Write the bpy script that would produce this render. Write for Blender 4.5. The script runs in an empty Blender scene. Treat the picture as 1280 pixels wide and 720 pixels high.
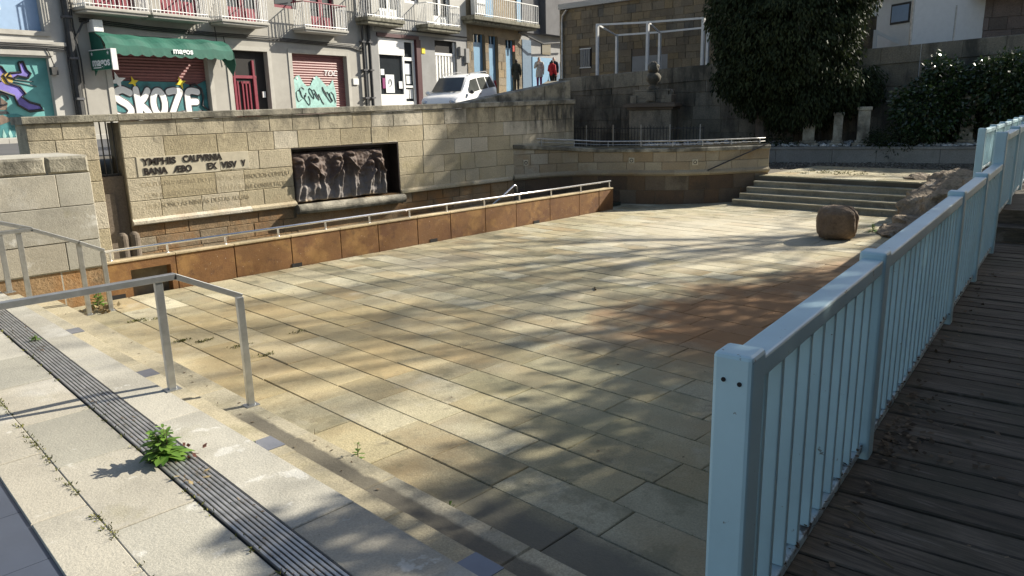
import bpy, bmesh, math, random
from mathutils import Vector, Matrix, noise
R_ = math.radians
sc = bpy.context.scene
COL = sc.collection
FL = -2.45          # plaza floor; heights are measured from the eye
LAND = -1.80        # upper landing
TER = -2.00         # left terrace
DECK = -1.62
WLOC = {}

# ------------------------------------------------------------------ materials
class NT:
    def __init__(s, name):
        m = bpy.data.materials.new(name); m.use_nodes = True
        s.m = m; s.t = m.node_tree; s.t.nodes.clear()
        s.out = s.t.nodes.new('ShaderNodeOutputMaterial')
        s.b = s.t.nodes.new('ShaderNodeBsdfPrincipled')
        s.t.links.new(s.b.outputs[0], s.out.inputs[0])
    def n(s, kind, **kw):
        x = s.t.nodes.new(kind)
        for k, v in kw.items(): setattr(x, k, v)
        return x
    def l(s, a, b): s.t.links.new(a, b)
    def put(s, sock, v):
        if hasattr(v, 'is_linked') or hasattr(v, 'links'): s.l(v, sock)
        else:
            if isinstance(v, (tuple, list)) and len(v) == 3 and sock.type == 'RGBA': v = (*v, 1)
            sock.default_value = v
    def mix(s, fac, a, b, mode='MIX'):
        x = s.n('ShaderNodeMix', data_type='RGBA', blend_type=mode)
        s.put(x.inputs[0], fac); s.put(x.inputs[6], a); s.put(x.inputs[7], b)
        return x.outputs[2]
    def math(s, op, a, b=0.0, clamp=False):
        x = s.n('ShaderNodeMath', operation=op, use_clamp=clamp)
        s.put(x.inputs[0], a); s.put(x.inputs[1], b)
        return x.outputs[0]
    def rng(s, v, a, b, c=0.0, d=1.0):
        x = s.n('ShaderNodeMapRange'); x.clamp = True
        s.put(x.inputs[0], v)
        for i, q in enumerate((a, b, c, d)): x.inputs[i+1].default_value = q
        return x.outputs[0]
    def pos(s, world=True):
        if world: return s.n('ShaderNodeNewGeometry').outputs['Position']
        return s.n('ShaderNodeTexCoord').outputs['Object']
    def noise(s, co, scale, detail=4, rough=.6, stretch=None, off=None, w=None):
        if stretch or off:
            mp = s.n('ShaderNodeMapping'); s.l(co, mp.inputs[0])
            if stretch: mp.inputs['Scale'].default_value = stretch
            if off: mp.inputs['Location'].default_value = off
            co = mp.outputs[0]
        x = s.n('ShaderNodeTexNoise'); s.l(co, x.inputs['Vector'])
        if w is not None: x.noise_dimensions = '4D'; s.l(w, x.inputs['W'])
        x.inputs['Scale'].default_value = scale; x.inputs['Detail'].default_value = detail
        x.inputs['Roughness'].default_value = rough
        return x.outputs['Fac']
    def tint(s):
        a = s.n('ShaderNodeAttribute'); a.attribute_name = 'tint'; return a.outputs['Fac']
    def bump(s, h, strength=.3, dist=.01):
        x = s.n('ShaderNodeBump'); x.inputs['Strength'].default_value = strength
        x.inputs['Distance'].default_value = dist; s.l(h, x.inputs['Height'])
        s.l(x.outputs[0], s.b.inputs['Normal'])

def stone(name, cols, rough=.88, fine=30, finea=.25, big=.9, biga=.3, stains=(), bump=.5, bdist=.008, world=True, per=False):
    """cols: two or three colours picked per block; stains: (colour, scale, lo, hi, amount, zlo, zhi, stretch)"""
    k = NT(name); co = k.pos(world); t = k.tint()
    r = k.n('ShaderNodeValToRGB'); k.l(t, r.inputs[0]); e = r.color_ramp.elements
    while len(e) < len(cols): e.new(.5)
    for i, c in enumerate(cols):
        e[i].position = i/(max(1, len(cols)-1)); e[i].color = (*c, 1)
    c = r.outputs[0]
    tw = k.math('MULTIPLY', t, 37.0) if per else None
    nb = k.noise(co, big, 5, w=tw); f = k.rng(nb, .3, .7, 1-biga, 1+biga)
    c = k.mix(1.0, c, k.comb(f) if hasattr(k, 'comb') else f, 'MULTIPLY')
    nf = k.noise(co, fine, 3, .7); f2 = k.rng(nf, .3, .7, 1-finea, 1+finea)
    c = k.mix(1.0, c, f2, 'MULTIPLY')
    for i, st in enumerate(stains):
        col, scl, lo, hi, amt = st[:5]
        m = k.noise(co, scl, 5, .65, st[7] if len(st) > 7 else None, (i*7.3, i*3.1, i*1.7), tw if (scl < 3 and not (len(st) > 5 and st[5] is not None)) else None)
        m = k.rng(m, lo, hi, 0, amt)
        if len(st) > 5 and st[5] is not None:
            z = k.n('ShaderNodeSeparateXYZ'); k.l(co, z.inputs[0])
            m = k.math('MULTIPLY', m, k.rng(z.outputs[2], st[5], st[6], 0, 1))
        c = k.mix(m, c, col)
    k.l(c, k.b.inputs['Base Color']); k.b.inputs['Roughness'].default_value = rough
    h = k.math('ADD', k.math('MULTIPLY', nf, .6), k.noise(co, fine*.25, 4))
    k.bump(h, bump, bdist)
    return k

def plain(name, c, rough=.5, metal=0, var=.12, scale=6, bump=0, spec=.5, world=False, dirt=None):
    k = NT(name); co = k.pos(world)
    n = k.noise(co, scale, 5); f = k.rng(n, .3, .7, 1-var, 1+var)
    col = k.mix(1.0, (*c, 1), f, 'MULTIPLY')
    if dirt:
        m = k.rng(k.noise(co, dirt[1], 6, .7, None, (3, 1, 7)), dirt[2], dirt[3], 0, dirt[4]); col = k.mix(m, col, (*dirt[0], 1))
    k.l(col, k.b.inputs['Base Color'])
    k.b.inputs['Roughness'].default_value = rough; k.b.inputs['Metallic'].default_value = metal
    k.b.inputs['Specular IOR Level'].default_value = spec
    if bump: k.bump(k.noise(co, scale*6, 3), bump, .004)
    return k.m

def tinted(name, ca, cb, rough=.6, spec=.4, translucent=0):
    k = NT(name); t = k.tint(); c = k.mix(t, (*ca, 1), (*cb, 1))
    k.l(c, k.b.inputs['Base Color']); k.b.inputs['Roughness'].default_value = rough
    k.b.inputs['Specular IOR Level'].default_value = spec
    if translucent:
        tr = k.n('ShaderNodeBsdfTranslucent'); k.l(c, tr.inputs[0])
        ms = k.n('ShaderNodeMixShader'); ms.inputs[0].default_value = translucent
        k.l(k.b.outputs[0], ms.inputs[1]); k.l(tr.outputs[0], ms.inputs[2]); k.l(ms.outputs[0], k.out.inputs[0])
    return k.m

LICHEN = (.07, .065, .05)
M = {}
# paving of the basin: honey granite with rust and algae patches
k = stone('paving_stone', [(.27, .235, .145), (.40, .355, .23), (.33, .28, .165), (.30, .275, .185), (.46, .425, .305), (.36, .31, .185)], finea=.3, fine=75, biga=.2, big=1.4,
          stains=[((.30, .20, .085), .55, .50, .66, .55), ((.17, .17, .09), .8, .52, .70, .5), ((.56, .52, .43), 2.2, .60, .75, .45), ((.10, .09, .065), 5, .58, .72, .6), ((.60, .57, .48), 45, .70, .73, .7), ((.08, .07, .05), 22, .68, .72, .6), ((.13, .125, .075), 1.7, .55, .62, .5)], bump=.45, per=True)
co = k.pos()
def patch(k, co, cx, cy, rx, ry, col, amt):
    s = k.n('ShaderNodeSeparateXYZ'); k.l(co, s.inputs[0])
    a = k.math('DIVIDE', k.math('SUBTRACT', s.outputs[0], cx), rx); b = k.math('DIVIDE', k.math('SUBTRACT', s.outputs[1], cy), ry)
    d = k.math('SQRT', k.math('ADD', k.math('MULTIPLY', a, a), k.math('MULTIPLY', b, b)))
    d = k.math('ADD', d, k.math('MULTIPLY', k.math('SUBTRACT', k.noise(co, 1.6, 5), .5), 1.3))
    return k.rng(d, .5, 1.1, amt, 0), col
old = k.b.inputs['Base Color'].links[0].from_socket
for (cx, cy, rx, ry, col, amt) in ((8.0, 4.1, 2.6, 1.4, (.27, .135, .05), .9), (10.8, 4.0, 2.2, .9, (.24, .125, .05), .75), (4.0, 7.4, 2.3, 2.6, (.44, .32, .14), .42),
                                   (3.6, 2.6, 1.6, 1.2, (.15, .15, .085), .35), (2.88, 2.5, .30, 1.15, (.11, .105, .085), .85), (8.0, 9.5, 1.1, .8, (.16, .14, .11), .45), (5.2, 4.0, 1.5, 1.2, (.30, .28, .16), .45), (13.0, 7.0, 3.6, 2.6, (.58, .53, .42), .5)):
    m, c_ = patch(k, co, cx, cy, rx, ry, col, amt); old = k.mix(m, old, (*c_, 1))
k.l(old, k.b.inputs['Base Color']); M['paving'] = k.m
M['terrace'] = stone('terrace_stone', [(.32, .305, .25), (.39, .37, .31), (.36, .325, .255)], finea=.17, fine=75, biga=.2, per=True,
    stains=[((.60, .59, .55), 1.1, .56, .72, .6), ((.19, .18, .15), 1.0, .52, .68, .5), ((.22, .20, .10), 2.5, .6, .75, .4), ((.10, .09, .07), 25, .68, .72, .6), ((.66, .65, .6), 4, .62, .68, .5)], bump=.45).m
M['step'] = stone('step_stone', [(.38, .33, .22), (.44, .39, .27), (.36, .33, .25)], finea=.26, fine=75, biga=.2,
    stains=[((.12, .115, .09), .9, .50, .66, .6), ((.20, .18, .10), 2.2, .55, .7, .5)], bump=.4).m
k = [m for m in (M['step'],)][0].node_tree
_co = k.nodes.new('ShaderNodeNewGeometry').outputs['Position']
class _K(NT):
    def __init__(s, m): s.m = m; s.t = m.node_tree; s.b = [n for n in s.t.nodes if n.type == 'BSDF_PRINCIPLED'][0]
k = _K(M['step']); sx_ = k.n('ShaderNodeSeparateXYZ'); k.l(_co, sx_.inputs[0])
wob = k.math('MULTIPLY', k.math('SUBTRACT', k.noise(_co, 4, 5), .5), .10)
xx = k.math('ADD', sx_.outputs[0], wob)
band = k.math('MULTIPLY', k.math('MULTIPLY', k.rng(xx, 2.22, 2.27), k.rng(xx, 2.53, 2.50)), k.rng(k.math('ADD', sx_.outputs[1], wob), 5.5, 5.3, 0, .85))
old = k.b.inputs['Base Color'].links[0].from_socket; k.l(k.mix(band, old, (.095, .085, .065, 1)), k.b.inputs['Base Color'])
M['ashlar'] = stone('wall_granite', [(.40, .335, .21), (.50, .44, .32), (.44, .37, .24), (.58, .53, .43)], finea=.2, fine=45, biga=.14,
    stains=[(LICHEN, 2.2, .42, .62, .9, -.62, .1, (1, 1, .45)), (LICHEN, 6, .54, .7, .55, -1.0, -.1), ((.28, .17, .07), 1.2, .5, .66, .6, -1.4, -1.8), ((.36, .30, .15), 1.0, .52, .66, .5, -.8, -1.2)], bump=.9, bdist=.012).m
k = _K(M['ashlar']); co = k.pos(); m, _c = patch(k, co, 14.9, 13.0, 1.7, 3, LICHEN, 1.0)
z_ = k.n('ShaderNodeSeparateXYZ'); k.l(co, z_.inputs[0])
m = k.math('MULTIPLY', k.math('MULTIPLY', m, k.rng(z_.outputs[2], -.95, -.25)), k.rng(k.noise(co, 5, 5, .65, (1, 1, .25)), .40, .58))
old = k.b.inputs['Base Color'].links[0].from_socket; k.l(k.mix(m, old, (.05, .047, .04, 1)), k.b.inputs['Base Color'])
M['plinth_dark'] = stone('shaded_rust_granite', [(.13, .08, .045), (.17, .11, .06), (.10, .065, .04), (.20, .16, .11)], finea=.28, fine=45, biga=.25, stains=[((.05, .04, .03), 1.8, .5, .66, .7)], bump=.8, bdist=.012).m  # darker copy of the rust-stained granite, shade of the curved plinth in its colour
M['ashlar_wet'] = stone('rust_stained_granite', [(.24, .155, .075), (.32, .22, .12), (.20, .125, .06), (.34, .28, .19)], finea=.28, fine=45, biga=.25,
    stains=[((.30, .14, .04), 1.3, .48, .62, .7), ((.06, .05, .035), 1.8, .55, .7, .6)], bump=.8, bdist=.012).m
M['ashlar_dark'] = stone('blackened_granite', [(.20, .172, .13), (.26, .23, .175), (.155, .135, .10)], finea=.3, biga=.3,
    stains=[((.035, .035, .03), 1.6, .45, .62, .8, None, None, (1, 1, .3)), ((.22, .19, .13), 1.1, .58, .7, .4)], bump=.8, bdist=.012).m
M['ashlar_curved'] = stone('buff_granite', [(.31, .255, .17), (.38, .33, .235), (.29, .215, .125), (.40, .36, .28)], finea=.18, fine=40, biga=.2,
    stains=[((.25, .15, .06), 1.3, .55, .7, .5), ((.09, .085, .065), 3.0, .56, .72, .5, -1.3, -1.05)], bump=.7, bdist=.01).m
M['coping'] = stone('coping_granite', [(.30, .27, .20), (.36, .33, .26), (.26, .24, .18)], finea=.3, fine=40, biga=.3,
    stains=[(LICHEN, 2.5, .43, .6, .85), ((.42, .40, .34), 3, .6, .72, .5)], bump=.9, bdist=.012).m
M['old_masonry'] = stone('brown_masonry', [(.15, .12, .08), (.20, .165, .115), (.24, .18, .10), (.13, .12, .10)], finea=.28, biga=.25,
    stains=[((.04, .038, .03), 1.2, .56, .7, .7, None, None, (1, 1, .3))], bump=.9, bdist=.02).m
M['brown_stone'] = stone('dark_brown_stone', [(.11, .09, .07), (.15, .12, .09), (.13, .10, .075)], finea=.25, biga=.2, bump=.6).m
M['pink_stone'] = stone('pink_rubble', [(.20, .15, .125), (.26, .20, .17), (.15, .12, .10)], finea=.25, biga=.25, bump=.9, bdist=.02).m
M['rust'] = stone('rust_concrete', [(.18, .082, .022), (.21, .10, .03), (.155, .068, .018)], rough=.7, finea=.2, fine=60, biga=.25, big=1.6,
    stains=[((.10, .038, .012), 1.6, .48, .62, .75), ((.36, .20, .06), 2.3, .52, .66, .6), ((.07, .03, .012), 5, .56, .68, .6), ((.62, .52, .40), 34, .675, .70, .9), ((.06, .03, .015), 2, .6, .8, .5, -2.2, -2.4)], bump=.4).m
M['sunlit_rust_cap'] = stone('sunlit_rust_cap', [(.46, .37, .22), (.50, .40, .25)], finea=.15, stains=[((.26, .14, .05), 3, .55, .7, .5)], bump=.4).m  # wall top paler than its panels, its sunlight put into the colour
M['mortar'] = plain('mortar', (.17, .145, .10), .95, var=.3, world=True)
M['joint'] = plain('joint_soil', (.036, .031, .022), .95, var=.4, world=True, dirt=((.16, .14, .10), 3, .5, .65, .8))
M['bedrock'] = stone('bedrock', [(.25, .19, .125), (.32, .26, .185)], finea=.25, fine=20, biga=.35, big=1.5,
    stains=[((.20, .11, .05), 1.0, .52, .66, .6, -1.7, -2.4), ((.40, .38, .33), 2.5, .56, .68, .5), ((.05, .05, .035), 3, .56, .7, .6)], bump=1.0, bdist=.03).m
M['boulder'] = stone('ball_stone', [(.14, .09, .055), (.19, .13, .08)], finea=.25, fine=35, biga=.3, big=2.5,
    stains=[((.28, .24, .18), 3, .48, .66, .6, -2.1, -1.75), ((.07, .045, .03), 4, .55, .7, .6)], bump=.7, bdist=.012).m
# metals and paints
M['steel'] = plain('brushed_steel', (.46, .47, .47), .38, .9, .15, 12, world=True)
M['steel_bar'] = plain('worn_steel_bar', (.50, .49, .47), .48, .8, .25, 9, world=True, dirt=((.10, .075, .05), 6, .55, .75, .6))
M['steel_bright'] = plain('polished_steel', (.72, .71, .72), .25, .9, .08, 12, world=True)
M['iron'] = plain('dark_iron', (.05, .05, .05), .6, .3, .3, 8, world=True)
M['white_metal'] = plain('white_painted_metal', (.70, .70, .68), .45, 0, .1, 5, world=True)
M['fence_paint'] = plain('pale_blue_paint', (.45, .63, .68), .42, 0, .1, 2.5, dirt=((.10, .08, .055), 19, .665, .70, .85), world=True, bump=.08)
M['fence_dirty'] = plain('chipped_blue_paint', (.40, .50, .53), .5, 0, .15, 5, dirt=((.07, .05, .035), 14, .50, .60, .95), world=True)
# timber deck
k = NT('weathered_boards'); co = k.pos(); t = k.tint()
g = k.noise(co, 5, 6, .7, (9, .55, 9)); 
c = k.mix(t, (.055, .043, .03, 1), (.105, .086, .064, 1)); c = k.mix(1.0, c, k.rng(g, .32, .68, .35, 1.75), 'MULTIPLY')
c = k.mix(k.rng(k.noise(co, 1.5, 5), .5, .62, 0, .75), c, (.05, .046, .03, 1)); c = k.mix(k.rng(k.noise(co, 3.2, 6, .7, (9, 1.0, 1)), .58, .70, 0, .6), c, (.20, .18, .15, 1))
k.l(c, k.b.inputs['Base Color']); k.b.inputs['Roughness'].default_value = .85; k.bump(g, .6, .006); M['deck'] = k.m
# facades
M['render_beige'] = plain('beige_render', (.345, .33, .295), .9, 0, .1, 1.2, .15, world=True, dirt=((.24, .225, .20), 1.3, .5, .75, .45))
M['render_grey'] = plain('grey_render', (.27, .27, .265), .9, 0, .1, 1.5, .15, world=True, dirt=((.22, .21, .20), 1.5, .5, .75, .5))
M['render_white'] = plain('pale_render', (.43, .42, .39), .9, 0, .08, 1.5, .15, world=True, dirt=((.33, .32, .29), 1.0, .52, .75, .4))
M['trim'] = plain('stone_trim', (.39, .375, .335), .85, 0, .12, 3, .2, world=True)
M['concrete_dark'] = plain('dark_concrete', (.10, .10, .105), .9, 0, .2, 1.5, .2, world=True)
M['moss_concrete'] = plain('mossy_concrete', (.19, .18, .14), .95, 0, .3, 4, .4, world=True, dirt=((.05, .05, .03), 5, .48, .62, .8))
M['maroon'] = plain('maroon_paint', (.20, .022, .04), .45, 0, .1, world=True)
M['maroon_dark'] = plain('dark_maroon_trim', (.06, .012, .016), .5, 0, .1, world=True)
M['shutter'] = plain('maroon_shutter', (.20, .075, .072), .5, 0, .12, world=True)
M['blue_paint'] = plain('blue_door_paint', (.13, .27, .41), .5, 0, .08, world=True)
M['blue_dark'] = plain('slate_blue_panel', (.07, .13, .20), .55, 0, .1, world=True)
M['pale_blue'] = plain('pale_blue_blind', (.28, .40, .57), .5, 0, .06, world=True)
M['glass'] = plain('window_glass', (.03, .035, .04), .06, 0, .1, spec=.8)
M['dark_void'] = plain('dark_interior', (.02, .018, .017), .9)
M['green_cloth'] = plain('green_awning', (.010, .095, .065), .75, 0, .15, 3, .2, world=True)
M['green_sign'] = plain('green_sign', (.012, .12, .08), .4, 0, .05)
M['white'] = plain('white_paint', (.78, .78, .76), .5, 0, .04)
M['paper'] = plain('white_paper', (.74, .76, .76), .7, 0, .05)
M['black_paint'] = plain('black_paint', (.02, .02, .025), .5)
M['yellow'] = plain('yellow_paint', (.75, .58, .03), .5)
M['turq'] = plain('turquoise_paint', (.10, .30, .29), .6, 0, .25, 1.5, world=True)
M['turq_dark'] = plain('dark_teal_paint', (.03, .15, .16), .6, 0, .4, 4, world=True)
M['cyan'] = plain('mint_paint', (.27, .47, .43), .6, 0, .25, 7, world=True)
M['purple'] = plain('violet_paint', (.17, .14, .44), .6, 0, .3, 4, world=True)
M['shell'] = plain('umber_paint', (.16, .11, .08), .6, 0, .5, 5, world=True)
M['ochre'] = plain('ochre_paint', (.48, .33, .06), .6)
M['bronze'] = plain('bronze_letters', (.045, .036, .032), .45, .5, .2)
M['stair'] = stone('shaded_stair_stone', [(.25, .22, .155), (.30, .265, .19), (.22, .195, .14)], finea=.2, biga=.25, stains=[((.09, .08, .06), 1.5, .5, .66, .6)], bump=.5).m  # dirty granite, base colour darkened to carry the shade on the risers
M['planter'] = stone('planter_stone', [(.24, .225, .195), (.29, .275, .24)], finea=.2, biga=.2, stains=[((.08, .075, .06), 1.6, .55, .7, .5, None, None, (1, 1, .3))], bump=.5).m
M['carved'] = plain('carved_letters', (.44, .37, .245), .9, 0, .2, 8, .3, world=True)
M['plaque'] = plain('pale_letter_slab', (.52, .465, .345), .85, 0, .12, 8, .3, world=True)
M['asphalt'] = plain('asphalt', (.085, .085, .088), .92, 0, .15, 1.2, .3, world=True)
M['earth'] = plain('earth', (.10, .085, .06), .95, 0, .3, 1.0, .4, world=True)
M['gravel'] = tinted('gravel', (.05, .045, .035), (.24, .22, .18), .9)
M['pebble'] = tinted('white_pebbles', (.38, .37, .34), (.82, .81, .78), .7)
M['water'] = plain('dark_water', (.03, .035, .025), .08, 0, .1, spec=.6)
M['slate'] = plain('glazed_slate', (.17, .18, .21), .16, 0, .1, 4, world=True)
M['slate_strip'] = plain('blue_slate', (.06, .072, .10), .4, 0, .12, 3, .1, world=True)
# foliage
M['leaf_dark'] = tinted('cypress_foliage', (.008, .015, .007), (.06, .078, .032), .7, .2, .12)
M['leaf_gloss'] = tinted('camellia_leaves', (.012, .028, .010), (.05, .085, .025), .30, .6, .1)
M['leaf_weed'] = tinted('weed_leaves', (.06, .14, .02), (.20, .34, .06), .5, .4, .3)
M['leaf_red'] = tinted('red_weed_leaves', (.10, .03, .03), (.17, .08, .05), .5, .4, .2)
M['leaf_dry'] = tinted('dry_leaves', (.20, .14, .07), (.42, .33, .18), .8, .2, .1)
M['leaf_litter'] = tinted('leaf_litter', (.05, .035, .022), (.20, .15, .10), .8, .2, .1)
M['moss'] = tinted('moss', (.06, .08, .02), (.20, .19, .06), .9, .1)
M['leaf_shade'] = tinted('tree_leaves', (.03, .06, .015), (.08, .12, .03), .6, .3, .15)
M['bark'] = plain('bark', (.11, .09, .07), .95, 0, .3, 6, .8, world=True)
M['stem'] = plain('stem', (.13, .10, .05), .8)
# car and people
M['car_glass'] = plain('car_glass', (.075, .08, .075), .08, 0, .3, 1.2, spec=.9)
M['car_white'] = plain('white_car_paint', (.92, .92, .91), .22, 0, .02)
M['tyre'] = plain('tyre', (.025, .025, .025), .85)
M['rim'] = plain('wheel_rim', (.40, .40, .41), .35, .8)
M['lens'] = plain('headlight_lens', (.55, .57, .60), .12, .3)
M['tail'] = plain('tail_light', (.35, .01, .01), .25)
M['plastic'] = plain('black_plastic', (.03, .03, .032), .5)
M['skin'] = plain('skin', (.46, .27, .20), .55, 0, .05)
M['hair'] = plain('dark_hair', (.03, .02, .015), .6)
M['hair_grey'] = plain('grey_hair', (.22, .21, .20), .6)
M['cl_black'] = plain('black_cloth', (.022, .024, .022), .9)
M['cl_olive'] = plain('dark_olive_cloth', (.045, .045, .032), .9)
M['cl_cream'] = plain('cream_cloth', (.55, .52, .46), .9)
M['cl_plum'] = plain('plum_cloth', (.22, .035, .13), .85)
M['cl_red'] = plain('red_cloth', (.50, .022, .030), .8)
M['cl_navy'] = plain('navy_cloth', (.025, .035, .05), .9)
# bronze-stained carved panel
k = NT('carved_panel'); co = k.pos(); z = k.n('ShaderNodeSeparateXYZ'); k.l(co, z.inputs[0])
c = k.mix(k.rng(k.noise(co, 3, 5), .35, .65), (.062, .038, .028, 1), (.10, .066, .05, 1))
zz = k.math('ADD', z.outputs[2], k.math('MULTIPLY', k.math('SUBTRACT', k.noise(co, 2.6, 5), .5), .7))
c = k.mix(k.rng(zz, -1.12, -1.46, 0, .6), c, (.235, .225, .215, 1)); c = k.mix(k.rng(zz, -1.62, -1.76), c, (.36, .27, .17, 1))
c = k.mix(k.rng(k.noise(co, 9, 5, .7), .56, .7, 0, .6), c, (.05, .04, .035, 1))
k.l(c, k.b.inputs['Base Color']); k.b.inputs['Roughness'].default_value = .72; k.bump(k.noise(co, 30, 4), .4, .006); M['relief'] = k.m

# ------------------------------------------------------------------ mesh builder
class MB:
    def __init__(s): s.v = []; s.f = []; s.t = []
    def add(s, vs, fs, t=.5):
        o = len(s.v); s.v.extend([tuple(q) for q in vs]); s.f.extend([tuple(i+o for i in q) for q in fs]); s.t.extend([t]*len(fs))
    def quad(s, a, b, c, d, t=.5): s.add([a, b, c, d], [(0, 1, 2, 3)], t)
    BF = [(0, 3, 2, 1), (4, 5, 6, 7), (0, 1, 5, 4), (1, 2, 6, 5), (2, 3, 7, 6), (3, 0, 4, 7)]
    def box(s, x0, x1, y0, y1, z0, z1, t=.5):
        s.add([(x0, y0, z0), (x1, y0, z0), (x1, y1, z0), (x0, y1, z0), (x0, y0, z1), (x1, y0, z1), (x1, y1, z1), (x0, y1, z1)], s.BF, t)
    def obox(s, O, A, B, C, a, b, c, t=.5):
        O, A, B, C = map(Vector, (O, A, B, C))
        s.add([O+A*i+B*j+C*h for h in c for (i, j) in ((a[0], b[0]), (a[1], b[0]), (a[1], b[1]), (a[0], b[1]))], s.BF, t)
    def prism(s, poly, z0, z1, t=.5):
        n = len(poly); vs = [(x, y, z0) for x, y in poly]+[(x, y, z1) for x, y in poly]
        s.add(vs, [tuple(range(n-1, -1, -1)), tuple(range(n, 2*n))]+[(i, (i+1) % n, n+(i+1) % n, n+i) for i in range(n)], t)
    def tube(s, pts, r, n=8, t=.5, cap=True, flat=None):
        pts = [Vector(p) for p in pts]; rs = r if isinstance(r, (list, tuple)) else [r]*len(pts)
        vs = []; fs = []; up = Vector((.13, .31, .94)).normalized(); prev = None
        for i, p in enumerate(pts):
            d = (pts[min(i+1, len(pts)-1)]-pts[max(i-1, 0)])
            d = d.normalized() if d.length > 1e-9 else Vector((0, 0, 1))
            a = (prev if prev is not None else up); a = a-d*a.dot(d)
            if a.length < 1e-3: a = d.orthogonal()
            a.normalize(); prev = a; b = d.cross(a)
            for j in range(n):
                w = 2*math.pi*(j+.5)/n; vs.append(p+(a*math.cos(w)+b*math.sin(w))*rs[i])
        for i in range(len(pts)-1):
            for j in range(n): fs.append((i*n+j, i*n+(j+1) % n, (i+1)*n+(j+1) % n, (i+1)*n+j))
        if cap: fs += [tuple(range(n-1, -1, -1)), tuple(range((len(pts)-1)*n, len(pts)*n))]
        s.add(vs, fs, t)
    def bar(s, p, q, w, h, up=(0, 0, 1), t=.5):
        p, q, up = Vector(p), Vector(q), Vector(up); d = (q-p).normalized(); a = d.cross(up).normalized(); b = a.cross(d)
        s.add([o+a*i*w/2+b*j*h/2 for o in (p, q) for (i, j) in ((-1, -1), (1, -1), (1, 1), (-1, 1))], s.BF, t)
    def lathe(s, c, prof, n=20, sq=None, t=.5):
        vs = []
        for (r, z) in prof:
            for j in range(n):
                w = 2*math.pi*j/n; vs.append((c[0]+r*math.cos(w), c[1]+r*math.sin(w), c[2]+z))
        m = len(prof); fs = [(i*n+j, i*n+(j+1) % n, (i+1)*n+(j+1) % n, (i+1)*n+j) for i in range(m-1) for j in range(n)]
        fs += [tuple(range(n-1, -1, -1)), tuple(range((m-1)*n, m*n))]; s.add(vs, fs, t)
    def ell(s, c, r, sub=2, disp=0, fr=1.0, seed=0, t=.5, power=None, rot=0):
        bm = bmesh.new(); bmesh.ops.create_icosphere(bm, subdivisions=sub, radius=1); c = Vector(c); cr, sr = math.cos(rot), math.sin(rot); vs = []
        for v in bm.verts:
            q = v.co.copy()
            if power: q = Vector([math.copysign(abs(x)**power, x) for x in q])
            if disp: q = q*(1+disp*noise.fractal(q*fr+Vector((seed*3.1, seed*1.7, seed)), 1.0, 2.0, 4))
            q = Vector((q.x*r[0], q.y*r[1], q.z*r[2])); vs.append(c+Vector((q.x*cr-q.y*sr, q.x*sr+q.y*cr, q.z)))
        bm.verts.index_update(); s.add(vs, [tuple(v.index for v in f.verts) for f in bm.faces], t); bm.free()
    def poly(s, pts, t=.5): s.add(pts, [tuple(range(len(pts)))], t)
    def build(s, name, mat, parent=None, smooth=False, bevel=0, origin=None, local=False):
        me = bpy.data.meshes.new(name)
        if parent is not None: o0 = Vector((0, 0, 0)) if local else WLOC[parent]
        elif origin is not None: o0 = Vector(origin)
        else:
            xs, ys, zs = zip(*s.v); o0 = Vector(((min(xs)+max(xs))/2, (min(ys)+max(ys))/2, min(zs)))
        me.from_pydata([(x-o0.x, y-o0.y, z-o0.z) for x, y, z in s.v], [], s.f)
        a = me.attributes.new('tint', 'FLOAT', 'FACE'); a.data.foreach_set('value', s.t)
        if smooth: me.shade_smooth()
        me.materials.append(M[mat] if isinstance(mat, str) else mat)
        ob = bpy.data.objects.new(name, me); COL.objects.link(ob)
        if parent is not None: ob.parent = parent; WLOC[ob] = WLOC[parent]
        else: ob.location = o0; WLOC[ob] = o0
        if bevel:
            b = ob.modifiers.new('bevel', 'BEVEL'); b.width = bevel; b.segments = 2; b.limit_method = 'ANGLE'
        return ob

def tag(o, label=None, cat=None, group=None, kind=None):
    for kk, vv in (('label', label), ('category', cat), ('group', group), ('kind', kind)):
        if vv: o[kk] = vv
    return o
def thing(name, label, cat, loc=(0, 0, 0), group=None):
    o = bpy.data.objects.new(name, None); COL.objects.link(o); o.location = loc; o.empty_display_size = .2
    WLOC[o] = Vector(loc); return tag(o, label, cat, group)
def struct(o): return tag(o, kind='structure')
def dup(root, loc, rz=0, label=None, name=None):
    r = root.copy(); COL.objects.link(r); r.location = loc; r.rotation_euler = (0, 0, rz)
    if label: r['label'] = label
    for ch in root.children:
        c = ch.copy(); COL.objects.link(c); c.parent = r
        for g in ch.children: d = g.copy(); COL.objects.link(d); d.parent = c
    return r
def text(body, size, O, ux, uy, mat, parent, name='lettering', ext=.006, off=0, align='LEFT', width=None, sx=1.0, shear=0):
    cu = bpy.data.curves.new(name, 'FONT'); cu.body = body; cu.size = size; cu.extrude = ext; cu.offset = off; cu.align_x = align; cu.shear = shear
    ob = bpy.data.objects.new(name, cu); COL.objects.link(ob); bpy.context.view_layer.update()
    me = bpy.data.meshes.new_from_object(ob.evaluated_get(bpy.context.evaluated_depsgraph_get())); bpy.data.objects.remove(ob)
    if width:
        xs = [v.co.x for v in me.vertices]; sx = width/(max(xs)-min(xs))
    ux, uy = Vector(ux).normalized(), Vector(uy).normalized(); uz = ux.cross(uy); mb = MB()
    mb.add([Vector(O)+ux*v.co.x*sx+uy*v.co.y+uz*v.co.z for v in me.vertices], [tuple(p.vertices) for p in me.polygons])
    return mb.build(name, mat, parent)

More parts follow.
